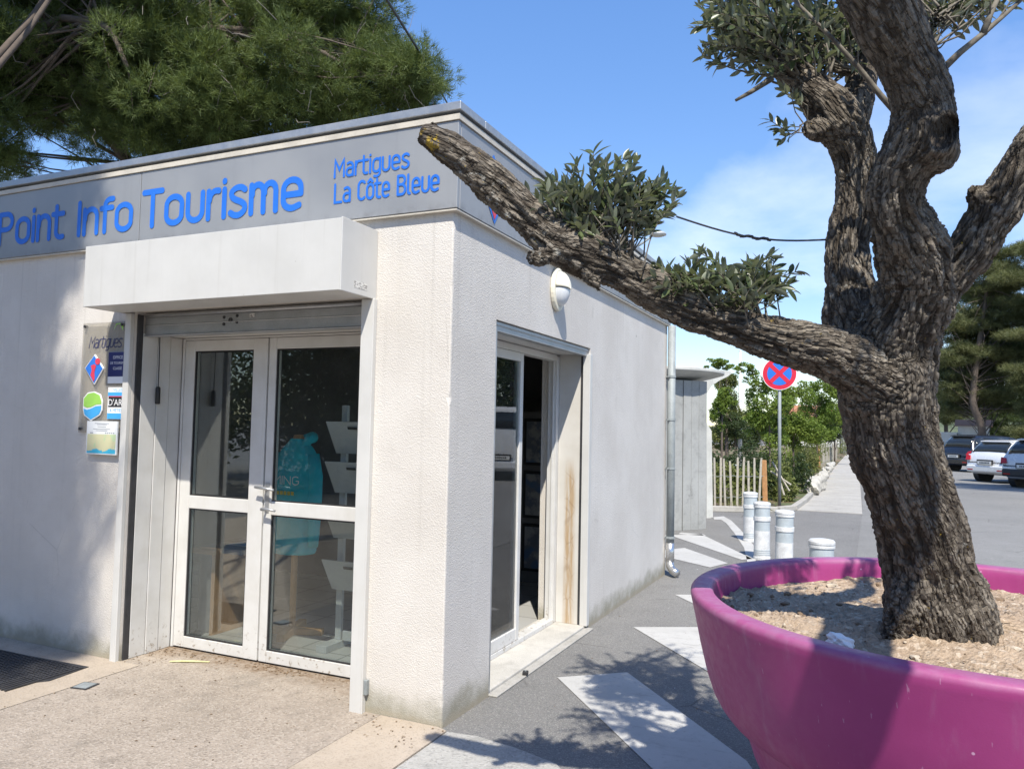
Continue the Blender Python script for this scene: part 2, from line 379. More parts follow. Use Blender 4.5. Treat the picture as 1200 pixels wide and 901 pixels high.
# ------------------------------------------------------------------ lettering: rounded monoline strokes
def arc(cx, cy, rx, ry, a0, a1, n=9):
    return [(cx+rx*math.cos(math.radians(a0+(a1-a0)*i/n)), cy+ry*math.sin(math.radians(a0+(a1-a0)*i/n))) for i in range(n+1)]
XH = .76
def rr(x0, y0, x1, y1, r):
    return arc(x1-r, y1-r, r, r, 0, 90, 6)+arc(x0+r, y1-r, r, r, 90, 180, 6)+arc(x0+r, y0+r, r, r, 180, 270, 6)+arc(x1-r, y0+r, r, r, 270, 360, 6)
def cat2(P, m=4):
    P = np.array(P, float); Q = np.vstack([2*P[0]-P[1], P, 2*P[-1]-P[-2]]); out = []
    for i in range(1, len(Q)-2):
        a, b_, c, d = Q[i-1:i+3]
        for k in range(m): t_ = k/m; out.append(tuple(.5*((2*b_)+(-a+c)*t_+(2*a-5*b_+4*c-d)*t_**2+(-a+3*b_-3*c+d)*t_**3)))
    return out+[tuple(P[-1])]
GL = {
    'P': (.56, [[(0, 0), (0, 1)], [(.02, 1), (.22, 1)]+arc(.27, .74, .23, .26, 90, -90, 10)+[(.03, .48)]]),
    'o': (.50, [rr(0, 0, .48, XH, .24)]),
    'i': (.03, [[(0, 0), (0, XH)], [(0, .99), (0, 1.0)]]),
    'n': (.47, [[(0, 0), (0, XH)], [(0.03, .45)]+arc(.235, .52, .205, .24, 165, 0, 9)+[(.44, 0)]]),
    't': (.36, [[(.08, 1.0), (.08, .18)]+arc(.25, .18, .17, .18, 180, 270, 6)+[(.34, 0.01)], [(-.06, XH), (.34, XH)]]),
    'I': (.03, [[(0, 0), (0, 1)]]),
    'f': (.33, [[(.08, 0), (.08, .82)]+arc(.25, .82, .17, .18, 180, 90, 6)+[(.34, 1.0)], [(-.05, XH-.03), (.32, XH-.03)]]),
    'T': (.58, [[(0, 1), (.58, 1)], [(.29, .97), (.29, 0)]]),
    'u': (.46, [[(0, XH), (0, .24)]+arc(.22, .24, .22, .24, 180, 360, 10)+[(.44, XH)]]),
    'r': (.30, [[(0, 0), (0, XH)], [(.03, .5)]+arc(.22, .54, .18, .22, 165, 85, 6)+[(.30, XH-.01)]]),
    's': (.42, [cat2([(.40, .685), (.30, .755), (.16, .755), (.03, .66), (.035, .53), (.14, .43), (.29, .355), (.40, .25), (.385, .10), (.26, .0), (.12, .0), (.0, .075)])]),
    'm': (.72, [[(0, 0), (0, XH)], [(.03, .5)]+arc(.18, .56, .155, .20, 165, 0, 8)+[(.34, 0)], [(.37, .5)]+arc(.52, .56, .155, .20, 165, 0, 8)+[(.68, 0)]]),
    'e': (.48, [[(.03, .37), (.46, .37)], [(.46, .37), (.46, .50)]+arc(.23, .52, .23, .24, 0, 180, 10)+[(0, .24)]+arc(.23, .24, .23, .24, 180, 300, 8)+[(.42, .06)]]),
    'M': (.66, [[(0, 0), (.02, 1), (.32, .42), (.62, 1), (.64, 0)]]),
    'a': (.45, [[(.06, XH-.05)]+arc(.21, .53, .22, .23, 110, 0, 7)+[(.43, 0)], [(.41, .44), (.19, .44)]+arc(.19, .22, .19, .22, 90, 270, 8)+[(.3, .0), (.41, .08)]]),
    'g': (.48, [[(.44, XH-.02)]+arc(.22, .50, .22, .25, 60, 180, 7)+[(0, .26)]+arc(.22, .24, .22, .23, 180, 330, 8), [(.46, XH), (.46, -.06)]+arc(.22, -.06, .24, .2, 0, -120, 8)]),
    'L': (.46, [[(0, 1), (0, 0), (.46, 0)]]),
    'C': (.52, [arc(.28, .74, .26, .26, 40, 180, 8)+[(.02, .26)]+arc(.28, .26, .26, .26, 180, 320, 8)]),
    'B': (.54, [[(0, 0), (0, 1)], [(.02, 1), (.25, 1)]+arc(.27, .77, .21, .23, 90, -80, 8), [(.04, .53), (.27, .53)]+arc(.28, .265, .24, .265, 90, -90, 8)+[(.03, 0)]]),
    'l': (.16, [[(0, 1), (0, .14)]+arc(.13, .14, .13, .14, 180, 270, 5)]),
    'ô': (.50, [rr(0, 0, .48, XH, .24), [(.08, .90), (.24, 1.04), (.40, .90)]]),
    ' ': (.22, []),
}
def ribbon(pts, w, closed=False):
    """mitred strip with round ends: list of polygons in 2-D"""
    P = [np.array(p) for p in pts]
    Q = [P[0]]
    for p in P[1:]:
        if np.linalg.norm(p-Q[-1]) > 1e-4: Q.append(p)
    P = Q; n = len(P)
    if n < 2: return []
    h = w/2; L = []; Rr = []
    for i in range(n):
        if closed: d0 = P[i]-P[i-1]; d1 = P[(i+1) % n]-P[i]
        else: d0 = P[i]-P[max(i-1, 0)] if i > 0 else P[1]-P[0]; d1 = P[i+1]-P[i] if i < n-1 else d0
        d0 = d0/np.linalg.norm(d0); d1 = d1/np.linalg.norm(d1)
        m = np.array([-(d0+d1)[1], (d0+d1)[0]]); l = np.linalg.norm(m)
        m = m/l if l > 1e-6 else np.array([-d0[1], d0[0]])
        s = 1/max(.45, m@np.array([-d1[1], d1[0]]))
        L.append(P[i]+m*h*s); Rr.append(P[i]-m*h*s)
    out = [[Rr[i], Rr[(i+1) % n], L[(i+1) % n], L[i]] for i in range(n if closed else n-1)]
    if not closed:
        for i, d in ((0, P[0]-P[1]), (n-1, P[-1]-P[-2])):
            a = math.atan2(d[1], d[0]); out.append([P[i]+h*np.array([math.cos(a+math.radians(k)), math.sin(a+math.radians(k))]) for k in range(-90, 91, 20)])
    return out
def word(mb, txt, org, u, v, height, width=None, stroke=.148, track=.16, shear=0.0, depth=.003):
    """writes txt from org along u with letters standing along v"""
    u = np.array(u, float); v = np.array(v, float); n = np.cross(u, v); org = np.array(org, float)
    total = sum(GL[c][0]+(track if c != ' ' else .1) for c in txt)-track
    sxx = (width-stroke*height)/total if width else height
    x = stroke*height/2/sxx
    lay = 0
    for c in txt:
        w, strokes = GL[c]
        for k, st in enumerate(strokes):
            cl = c in 'oô' and k == 0
            pts = [((x+a+shear*b)*sxx, b*(height-stroke*height)+stroke*height/2) for a, b in st]
            if cl: pts = pts[:-1]
            off = depth+.0006*(lay % 3); lay += 1
            for pg in ribbon(pts, stroke*height, cl):
                mb.poly([org+u*p[0]+v*p[1]+n*off for p in pg])
        x += w+(track if c != ' ' else .1)
    return mb
def text_obj(name, txt, org, u, v, size, m, parent=None, porg=(0, 0, 0), align='LEFT'):
    cu = bpy.data.curves.new(name, 'FONT'); cu.body = txt; cu.size = size; cu.align_x = align; cu.resolution_u = 3
    tmp = bpy.data.objects.new(name, cu); COL.objects.link(tmp)
    dg = bpy.context.evaluated_depsgraph_get(); me = bpy.data.meshes.new_from_object(tmp.evaluated_get(dg)); bpy.data.objects.remove(tmp)
    u = Vector(u).normalized(); v = Vector(v).normalized(); w = u.cross(v)
    M = Matrix.Translation(Vector(org)-Vector(porg)) @ Matrix((u, v, w)).transposed().to_4x4()
    me.transform(M); me.name = name; me.materials.clear(); me.materials.append(m)
    return link(bpy.data.objects.new(name, me), parent)

# ------------------------------------------------------------------ the tourist office
OFF = empty('tourist_office', (0, 0, 0), 'white flat-roofed tourist information office with grey sign band and glazed doors', 'building')
D0, D1, DH = -2.44, -.535, 2.33          # front opening
R0, R1, RH = .560, 2.330, 2.255          # side opening
LX, LY = -6.6, 4.985
HW = 3.22
b = MB(); b.box((LX, 0, 0), (D0, .45, HW)); b.build('wall', M_WALL, OFF)
b = MB(); b.box((D0, 0.0, DH), (D1, .40, HW)); b.build('wall', M_WALL, OFF)
# corner pier with a slightly chipped arris
pv = []; pf = []
NZ = 90
for k in range(NZ+1):
    z = HW*k/NZ; e = .007+.007*max(0, rnd.gauss(0, 1))*(1 if rnd.random() < .25 else .15)
    ring = [(D1, 0), (-e*1.2, 0), (-e*.35, e*.35), (0, e*1.2), (0, R0), (-.42, R0), (D1, R0)]
    pv += [(x, y, z) for x, y in ring]
for k in range(NZ):
    for j in range(7): a = k*7+j; c = k*7+(j+1) % 7; pf.append((a, c, c+7, a+7))
fast_mesh('wall', pv, pf, M_WALL, OFF)
b = MB(); b.box((-.42, R0, RH), (0, R1, HW)); b.build('wall', M_WALL, OFF)
b = MB(); b.box((-.42, R1, 0), (0, LY, HW)); b.build('wall', M_WALL, OFF)
b = MB(); b.box((LX, LY-.3, 0), (-.42, LY, HW)); b.build('wall', M_WALL, OFF)
b = MB(); b.box((LX, .45, 0), (LX+.3, LY-.3, HW)); b.build('wall', M_WALL, OFF)
b = MB(); b.box((LX+.3, .45, 2.62), (-.42, LY-.3, 2.75)); b.build('ceiling', M_INT, OFF)
b = MB(); b.box((LX+.3, .45, .0), (-.42, LY-.3, .014)); 
t = NT('floor_tile'); br = t.new('TexBrick'); br.inputs['Scale'].default_value = 1; br.offset = 0; br.inputs['Brick Width'].default_value = .4; br.inputs['Row Height'].default_value = .4; br.inputs['Mortar Size'].default_value = .006
br.inputs['Color1'].default_value = (.34, .34, .33, 1); br.inputs['Color2'].default_value = (.38, .38, .37, 1); br.inputs['Mortar'].default_value = (.16, .16, .155, 1); t.lk(t.pos, br.inputs['Vector'])
b.build('floor', t.fin(br.outputs['Color'], .45), OFF)
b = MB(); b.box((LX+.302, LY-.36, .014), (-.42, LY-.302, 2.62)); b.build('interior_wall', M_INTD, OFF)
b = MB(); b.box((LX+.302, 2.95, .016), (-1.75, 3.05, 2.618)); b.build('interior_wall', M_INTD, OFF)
# roof and coping
b = MB(); b.box((LX, 0.01, HW+.002), (-.01, LY-.01, HW+.06)); b.build('roof', M_GREYC, OFF)
E_ = .055
b = MB(); b.box((LX-.05, -E_, 3.318), (E_, .25, 3.365)); b.build('coping', M_ALU, OFF, bevel=.004)
b = MB(); b.box((-.25, .252, 3.318), (E_, LY+.05, 3.365)); b.build('coping', M_ALU, OFF, bevel=.004)
b = MB(); b.box((LX-.02, -.004, HW-.3), (-.002, .2, 3.316)); b.box((-.2, .2, HW-.3), (.004, LY+.01, 3.316)); b.build('parapet', M_CREAM, OFF)
P_ = .036
b = MB(); b.box((LX, -.045, 3.269), (.045, -.006, 3.300)); b.build('trim_strip', M_CREAM, OFF)
b = MB(); b.box((.006, -.004, 3.269), (.045, LY+.02, 3.300)); b.build('trim_strip', M_CREAM, OFF)
# sign panels
Z0, Z1 = 2.783, 3.266
fx = [-6.6, -4.795, -2.396, P_]
panels = []
for i in range(3):
    b = MB(); b.box((fx[i]+.003, -P_, Z0), (fx[i+1]-(.003 if i < 2 else 0), -.005, Z1)); panels.append(b.build('sign_panel', M_PANEL, OFF, bevel=.0025))
ry_ = [-P_+.032, 2.42, LY+.02]
rpan = []
for i in range(2):
    b = MB(); b.box((.005, ry_[i]+.003, Z0), (P_, ry_[i+1]-.003, Z1)); rpan.append(b.build('sign_panel', M_PANEL, OFF, bevel=.0025))
b = MB(); b.box((LX, -P_+.004, Z0-.012), (P_-.003, -.001, Z0-.003)); b.box((.001, 0.0, Z0-.012), (P_-.003, LY+.01, Z0-.003)); b.build('sign_soffit', M_CREAM, OFF)
ux, uz = (1, 0, 0), (0, 0, 1)
for par_, a_ in ((panels[1], ('Point', (-3.895, -P_, 2.872), ux, uz, .262, .755)), (panels[1], ('Info', (-3.015, -P_, 2.872), ux, uz, .262, .565)), (panels[2], ('Tourisme', (-2.378, -P_, 2.872), ux, uz, .268, 1.372)), (panels[2], ('Martigues', (-.793, -P_, 3.035), ux, uz, .116, .525, .125)), (panels[2], ('La', (-.787, -P_, 2.884), ux, uz, .122, .124, .125)), (panels[2], ('Côte', (-.622, -P_, 2.884), ux, uz, .122, .228, .125)), (panels[2], ('Bleue', (-.352, -P_, 2.884), ux, uz, .122, .281, .125))):
    b = MB(); word(b, *a_); b.build('lettering', M_LETTER, par_)
uy = (0, 1, 0)
b = MB(); word(b, 'Tourisme', (P_, 2.43, 2.872), uy, uz, .268, 1.372); b.build('lettering', M_LETTER, rpan[1])
b = MB(); word(b, 'Point', (P_, .85, 2.872), uy, uz, .262, .755); b.build('lettering', M_LETTER, rpan[0])
b = MB(); word(b, 'Info', (P_, 1.75, 2.872), uy, uz, .262, .565); b.build('lettering', M_LETTER, rpan[0])
M_LOGOB = plain('logo_blue', (.03, .17, .60), .4, 0, .05); M_LOGOR = plain('logo_red', (.62, .05, .09), .4, 0, .05); M_LOGOW = plain('logo_white', (.8, .8, .8), .4, 0, .04)
def logo(org, u, v, w, h, parent, porg=(0, 0, 0), d=.003, edge=True):
    """blue diamond with a red figure standing in it"""
    org = np.array(org, float); u = np.array(u, float); v = np.array(v, float); n = np.cross(u, v)
    def put(name, pts, m, lift, th):
        mb = MB(); mb.prism([org+u*(x*w)+v*(y*h)+n*lift for x, y in pts], n*th); return mb.build(name, m, parent, porg)
    if edge: put('logo_edge', [(-.54, .06), (0, .55), (.54, .04), (.05, -.55)], M_LOGOW, .0005, d)
    put('logo_diamond', [(-.5, .05), (-.02, .5), (.5, .03), (.05, -.5)], M_LOGOB, d+.001, .002)
    put('logo_figure', [(-.16, .14), (.02, .19), (.14, .13), (.06, -.1), (.09, -.36), (.03, -.44), (-.16, -.2), (-.09, -.02)], M_LOGOR, d+.004, .002)
    put('logo_figure', [(.22+.14*math.cos(a*.5236), .29+.12*math.sin(a*.5236)) for a in range(12)], M_LOGOR, d+.004, .002)
logo((P_, .405, 3.01), uy, uz, .37, .41, rpan[0], edge=False, d=.001)
# canopy that houses the roller shutter
CX0, CX1, CY, CZ0, CZ1 = -2.516, -.492, -.33, 2.313, 2.704
b = MB(); b.box((CX0, CY, CZ0), (CX1-.012, CY+.012, CZ1)); b.box((CX0, CY+.012, CZ1-.012), (CX1-.012, -.040, CZ1)); b.box((CX0, CY+.012, CZ0), (CX0+.012, -.002, CZ1-.012)); b.box((CX0+.012, CY+.012, CZ0+.002), (CX1-.012, -.05, CZ0+.016))
CAN = b.build('canopy', M_WHITE, OFF, bevel=.003)
b = MB(); b.box((CX1-.010, CY-.004, CZ0-.003), (CX1, -.002, CZ1+.004)); b.build('end_plate', M_WHITE, CAN, bevel=.003)
t = NT('sticker'); st_ = t.noise(1, 2, .5, t.scaled(t.pos, (60, 60, 140))); M_STICK = t.fin(t.mix(t.ramp(st_, .48, .56), (.66, .65, .62), (.28, .27, .26)), .5)
b = MB(); b.box((CX1, -.215, 2.345), (CX1+.001, -.095, 2.385)); b.build('label_sticker', M_STICK, CAN)
# rolled-up shutter: bottom bar, roller
b = MB(); b.box((D0+.012, .075, 2.175), (D1-.012, .115, 2.295)); b.box((D0+.012, .066, 2.165), (D1-.012, .124, 2.174)); b.box((D0+.012, .068, 2.236), (D1-.012, .0745, 2.243))
BAR = b.build('shutter_bar', M_ALU, OFF, bevel=.004)
b = MB(); b.tube([(D0+.03, .06, 2.305), (D1-.03, .06, 2.305)], .012, 8); b.build('shutter_rod', M_ALU, OFF, smooth=True)
for k, (dx, dz) in enumerate(((-.055, .02), (-.055, -.025), (0, 0), (.055, .025), (.055, -.015))):
    b = MB(); b.tube([(-1.66+dx, .0748, 2.25+dz), (-1.66+dx, .070, 2.25+dz)], .010 if k != 2 else .016, 10); b.build('rivet', M_DARKSTEEL, BAR)
b = MB(); b.box((-1.50, .072, 2.262), (-1.46, .0748, 2.285)); b.build('label_sticker', M_STICK, BAR)
# lintel of the door recess
b = MB(); b.box((D0, .12, 2.19), (D1, .395, DH-.002)); b.build('lintel', M_DOORW, OFF)
# guide rails
b = MB(); b.box((-2.495, -.030, .0), (-2.4405, -.001, 2.312)); b.build('guide_rail', M_WHITE, OFF, bevel=.003)
b = MB(); b.box((D0+.001, .02, 0), (D0+.012, .062, 2.31)); b.build('guide_slot', M_DARKSTEEL, OFF)
b = MB(); b.box((-.57, -.035, 0), (-.484, -.001, 2.312)); b.box((-.57, 0, 0), (-.537, .115, 2.165)); b.build('guide_rail', M_WHITE, OFF, bevel=.003)
b = MB(); b.box((-.4835, -.028, .11), (-.462, -.002, .19)); b.build('rail_lock', M_ZINC, OFF, bevel=.003)
# recess lining on the left jamb, three boards
for i, (y0, y1) in enumerate(((.065, .185), (.19, .29), (.295, .398))):
    b = MB(); b.box((D0+.001, y0, .012), (D0+.014+.004*(i % 2), y1, 2.186)); b.build('jamb_board', M_DOORW, OFF, bevel=.002)
# double door
DY = .40
def leaf(x0, x1, st0, st1, name='door_leaf'):
    b = MB(); y0, y1 = DY, DY+.055
    b.box((x0, y0, .022), (x0+st0, y1, 2.172)); b.box((x1-st1, y0, .022), (x1, y1, 2.172))
    for z0, z1 in ((.022, .098), (.985, 1.075), (2.095, 2.172)): b.box((x0+st0, y0+.001, z0), (x1-st1, y1-.001, z1))
    lf = b.build(name, M_DOORW, OFF, bevel=.004)
    for z0, z1 in ((.098, .985), (1.075, 2.095)):
        g = MB(); g.box((x0+st0-.004, y0+.022, z0-.004), (x1-st1+.004, y0+.030, z1+.004)); gp = g.build('glass_pane', M_GLASS, lf)
        g = MB(); w = .009; X0, X1 = x0+st0, x1-st1
        g.box((X0, y0+.008, z0), (X0+w, y0+.021, z1)); g.box((X1-w, y0+.008, z0), (X1, y0+.021, z1)); g.box((X0+w, y0+.008, z0), (X1-w, y0+.021, z0+w)); g.box((X0+w, y0+.008, z1-w), (X1-w, y0+.021, z1)); g.build('glazing_bead', M_BLACK, lf)
    return lf
b = MB(); b.box((D0+.02, DY-.004, .014), (-2.40, DY+.07, 2.187)); b.box((-.745, DY-.004, .014), (-.56, DY+.07, 2.187)); b.box((-2.40, DY-.004, 2.175), (-.745, DY+.07, 2.188)); b.build('door_frame', M_DOORW, OFF, bevel=.003)
L1 = leaf(-2.397, -1.638, .092, .125); L2 = leaf(-1.624, -.757, .062, .10)
b = MB(); b.box((-1.612, DY-.006, 1.0), (-1.577, DY-.001, 1.20)); hd = b.build('handle_plate', M_ALU, L2, bevel=.002)
b = MB(); b.tube([(-1.594, DY-.004, 1.165), (-1.594, DY-.05, 1.165)], .009, 8); b.tube([(-1.66, DY-.05, 1.168), (-1.594, DY-.052, 1.165), (-1.50, DY-.05, 1.155)], [.009, .011, .008], 8); b.build('handle', M_ALU, L2, smooth=True)
b = MB(); b.tube([(-1.594, DY-.004, 1.02), (-1.594, DY-.05, 1.025), (-1.53, DY-.055, 1.028), (-1.485, DY-.045, 1.02)], [.009, .012, .010, .007], 8); b.build('handle', M_ALU, L2, smooth=True)
# black strip in the gap under the leaves
b = MB(); b.box((-2.38, DY+.02, .0101), (-.76, DY+.05, .0215)); b.build('door_seal', M_BLACK, OFF)
# side door: sliding glazed door in a deep recess
RX = -.30
b = MB(); b.box((-.42, R0+.002, .002), (-.012, R1-.002, .028)); b.build('threshold', mat_concrete('pale_sill', (.40, .385, .35), (.52, .50, .46), .1, (.55, .53, .5), .25, 90), OFF, bevel=.006)
b = MB(); b.box((-.012, R0+.004, .001), (.055, R1+.01, .012)); b.build('sill_step', MATS.setdefault('ps', mat_concrete('worn_sill', (.30, .29, .265), (.42, .405, .375), .2, (.5, .48, .45), .3, 90)), OFF, bevel=.004)
b = MB(); b.box((-.02, R0+.004, 2.19), (-.075, R1-.004, RH-.002)); b.box((-.013, R0+.003, 2.225), (-.019, R1-.003, 2.248)); b.build('shutter_bar', M_ALU, OFF, bevel=.003)
b = MB(); b.box((-.08, R0+.004, 2.205), (-.415, R1-.004, RH-.003)); b.build('lintel', M_DOORW, OFF)
b = MB(); b.box((-.05, R1-.03, .0285), (.012, R1+.028, 2.205)); b.build('guide_rail', M_WHITE, OFF, bevel=.003)
b = MB(); b.box((-.055, R1-.009, .029), (-.075, R1-.003, 2.20)); b.build('guide_slot', M_DARKSTEEL, OFF)
b = MB(); b.box((-.05, R0+.001, .0285), (-.004, R0+.028, 2.205)); b.build('guide_rail', M_ALU, OFF, bevel=.003)
t = NT('stained_jamb'); z = t.sep()[2]; c_ = t.mix(t.ramp(t.noise(3, 5), .3, .7), (.50, .475, .43), (.57, .55, .515))
stn = t.noise(1, 6, .7, t.scaled(t.pos, (34, 34, 2.2))); xs = t.sep()[0]
band = t.math('MULTIPLY', t.ramp(t.math('ABSOLUTE', t.math('ADD', xs, .155)), .02, .06, 1, 0), t.ramp(z, 1.15, 1.4, 1, 0))
c_ = t.mix(t.math('MULTIPLY', band, t.ramp(stn, .32, .6, .15, .85)), c_, (.36, .23, .10)); ck = t.voro(14, t.scaled(t.pos, (1, 1, .35)), 'DISTANCE_TO_EDGE')
c_ = t.mix(t.math('MULTIPLY', band, t.ramp(ck, .01, .04, .3, 0)), c_, (.2, .13, .07)); M_STAIN = t.fin(c_, .8)
b = MB(); b.box((-.076, R1-.006, .029), (-.262, R1-.001, 2.203)); b.build('jamb_board', M_STAIN, OFF)
b = MB(); b.box((-.264, R1-.062, .030), (-.34, R1-.0015, 2.19)); b.box((-.285, R1-.075, .031), (-.30, R1-.062, 2.189)); b.build('door_frame', M_DOORW, OFF, bevel=.003)
b = MB(); b.box((-.264, R0+.003, 2.15), (-.34, R1-.064, 2.2)); b.build('door_frame', M_DOORW, OFF, bevel=.003)
b = MB(); b.box((-.26, R0+.003, .0285), (-.345, R1-.064, .062)); b.build('door_sill', M_DOORW, OFF, bevel=.003)
RM = 1.585
b = MB(); x0, x1 = -.262, -.300
b.box((x0, RM-.055, .064), (x1, RM, 2.148)); b.box((x0, R0+.004, .064), (x1, R0+.07, 2.148)); b.box((x0-.001, R0+.07, .064), (x1+.001, RM-.055, .15)); b.box((x0-.001, R0+.07, 2.085), (x1+.001, RM-.055, 2.148))
SD = b.build('sliding_door', M_DOORW, OFF, bevel=.004)
b = MB(); b.box((-.278, R0+.066, .146), (-.286, RM-.051, 2.089)); b.build('glass_pane', mat_glass('side_glass', (.80, .88, .86), 1.55, 1.6), SD)
M_PAPER = plain('paper', (.72, .74, .75), .7, 0, .05)
b = MB(); y0 = on(580, 590, 0, -.275)[1]; y1 = on(603, 590, 0, -.275)[1]
b.box((-.2875, y0, .86), (-.2895, y1, 1.06)); NTC = b.build('notice_sheet', plain('paper_behind_glass', (.40, .44, .46), .7, 0, .05), SD)  # paper colour lowered to look dim behind the glass
b = MB()
for k, (w, z) in enumerate(((.75, 1.02), (.4, .985), (.7, .92), (.55, .895))): b.box((-.2868, y0+(y1-y0)*(.5-w/2), z), (-.2873, y0+(y1-y0)*(.5+w/2), z+.012))
b.build('print_line', plain('print_grey', (.25, .27, .3), .7), NTC)
# downpipe at the far end
DPX, DPY = .062, LY-.03
b = MB(); b.tube([(DPX, DPY, 2.77), (DPX, DPY, .16)], .044, 16); DP = b.build('downpipe', M_ZINC, OFF, smooth=True)
b = MB(); b.tube([(DPX, DPY, .36), (DPX, DPY, .15)], .0475, 16); b.tube([(DPX, DPY, .18), (DPX+.005, DPY-.005, .11), (DPX+.045, DPY-.05, .065), (DPX+.10, DPY-.10, .05)], [.047, .047, .045, .044], 14, True); b.build('outlet_shoe', M_STEEL, DP, smooth=True)
for z in (2.2, 1.72, 1.18, .42):
    b = MB(); b.tube([(DPX, DPY, z-.012), (DPX, DPY, z+.012)], .050, 16); b.box((.0, DPY-.012, z-.008), (.02, DPY+.012, z+.008)); b.box((DPX-.03, DPY-.062, z-.007), (DPX-.005, DPY-.048, z+.007)); b.build('pipe_clip', M_ZINC, DP)

# ---- things on and in the office
t0 = empty('wall_lamp', (0, 1.53, 2.60), 'oval cream bulkhead lamp with half-shaded globe on the side wall above the sliding door', 'wall lamp')
def ell(n, ry, rz, x, cz=0): return [(x, ry*math.cos(2*math.pi*i/n), cz+rz*math.sin(2*math.pi*i/n)) for i in range(n)]
M_LAMPC = plain('lamp_cream', (.72, .68, .56), .5, 0, .1)
t0.scale = (.85, .85, .85)
b = MB(); b.prism(ell(28, .128, .185, .001), (.04, 0, 0)); b.build('base_plate', M_LAMPC, t0, bevel=.012, seg=3)
def shell(ry, rz, d, z0, z1, x0=.04, n=20, k=8):
    V = []; F = []
    for i in range(k+1):
        e = (math.pi/2)*i/k
        for j in range(n+1):
            w = z0+(z1-z0)*j/n; V.append((x0+d*math.sin(e), ry*math.cos(e)*math.cos(w), rz*math.cos(e)*math.sin(w)))
    for i in range(k):
        for j in range(n): a = i*(n+1)+j; F.append((a, a+1, a+n+2, a+n+1))
    return V, F
V, F = shell(.105, .155, .100, math.radians(5), math.radians(175)); o_ = fast_mesh('hood', V, F, M_LAMPC, t0, True); o_.modifiers.new('s', 'SOLIDIFY').thickness = .006
V, F = shell(.097, .145, .088, math.radians(178), math.radians(362)); fast_mesh('diffuser', V, F, plain('lamp_diffuser', (.62, .64, .66), .25, 0, .06), t0, True)
# notice board
NB = empty('notice_board', (-2.69, -.001, 1.5), 'clear plastic notice board with tourist emblems fixed beside the shutter rail', 'notice board')
no = (-2.69, -.001, 1.5)
t = NT('clear_plastic'); t.t.nodes.remove(t.b); tr_ = t.new('BsdfTransparent'); tr_.inputs[0].default_value = (.84, .83, .80, 1); g_ = t.new('BsdfPrincipled'); g_.inputs['Base Color'].default_value = (.55, .53, .50, 1); g_.inputs['Roughness'].default_value = .15
ms_ = t.new('MixShader'); ms_.inputs[0].default_value = .22; t.lk(tr_.outputs[0], ms_.inputs[1]); t.lk(g_.outputs[0], ms_.inputs[2]); t.lk(ms_.outputs[0], t.out.inputs[0]); M_CLEAR = t.m
b = MB(); b.box((-2.925, -.018, 1.505), (-2.514, -.014, 2.262)); b.build('clear_panel', M_CLEAR, NB, no)
for x in (-2.905, -2.535):
    for z in (1.53, 2.24): b = MB(); b.tube([(x, -.002, z), (x, -.026, z)], .010, 10); b.build('spacer', M_DARKSTEEL, NB, no)
M_NAVY = plain('navy_plate', (.025, .03, .13), .35, 0, .06); M_INK = plain('dark_ink', (.03, .035, .10), .6); M_GRN = plain('emblem_green', (.30, .58, .10), .45, 0, .05); M_SKYB = plain('emblem_blue', (.06, .36, .72), .45, 0, .05)
b = MB(); word(b, 'Martigues', (-2.858, -.0185, 2.085), ux, uz, .084, .325, .085, .10, .22, .0004); b.build('lettering', M_INK, NB, no)
b = MB(); b.poly([(-2.62+.09*a, -.0190, 2.20+.05*math.sin(a*3)) for a in (0, .3, .6, .9, 1.05)]+[(-2.62+.09*a, -.0190, 2.235+.02*math.sin(a*3)) for a in (1.05, .7, .3)]); b.build('swoosh', M_GRN, NB, no)
logo((-2.782, -.0185, 1.938), ux, uz, .172, .19, NB, no, d=.008)
hexp = [(-.5, .28), (-.28, .46), (.05, .5), (.38, .40), (.5, .16), (.5, -.14), (.40, -.30), (-.06, -.5), (-.42, -.32), (-.5, -.1)]
def putp(name, pts, org, w, h, m, lift, th, par=NB):
    mb = MB(); mb.prism([(org[0]+x*w, org[1]-lift, org[2]+y*h) for x, y in pts], (0, -th, 0)); return mb.build(name, m, par, no)
eo = (-2.782, -.0185, 1.687)
putp('emblem_edge', [(x*1.09, y*1.09) for x, y in hexp], eo, .176, .185, M_LOGOW, .0003, .006)
putp('emblem_top', [(-.5, .0), (-.5, .28), (-.28, .46), (.05, .5), (.38, .40), (.5, .16), (.5, .08), (.2, .06), (-.1, -.04), (-.3, -.06)], eo, .176, .185, M_GRN, .0068, .002)
putp('emblem_bottom', [(-.5, -.10), (-.3, -.14), (-.1, -.10), (.2, .0), (.5, .02), (.5, -.14), (.40, -.30), (-.06, -.5), (-.42, -.32)], eo, .176, .185, M_SKYB, .0068, .002)
b = MB(); b.box((-2.645, -.0246, 1.842), (-2.460, -.0185, 2.055)); pl1 = b.build('plate', M_LOGOW, NB, no)
b = MB(); b.box((-2.644, -.0262, 1.888), (-2.461, -.0250, 2.054)); b.build('plate_face', M_NAVY, pl1, )
M_NAVY_o = pl1
pl1.children[0].location = (-no[0], -no[1], -no[2])
M_PWHITE = plain('print_white', (.75, .75, .75), .6, 0, .03)
for tx, z, s in (('OFFICE', 2.008, .030), ('DE TOURISME', 1.972, .023), ('CLASSÉ', 1.935, .026)):
    text_obj('lettering', tx, (-2.553, -.0268, z), ux, uz, s, M_PWHITE, pl1, no, 'CENTER')
b = MB(); b.box((-2.634, -.0246, 1.600), (-2.448, -.0185, 1.815)); pl2 = b.build('plate', M_LOGOW, NB, no)
def onpl(name, a, c, m, y=-.0250, d=.001):
    mb = MB(); mb.box((a[0], y, a[1]), (c[0], y-d, c[1])); return mb.build(name, m, pl2, no)
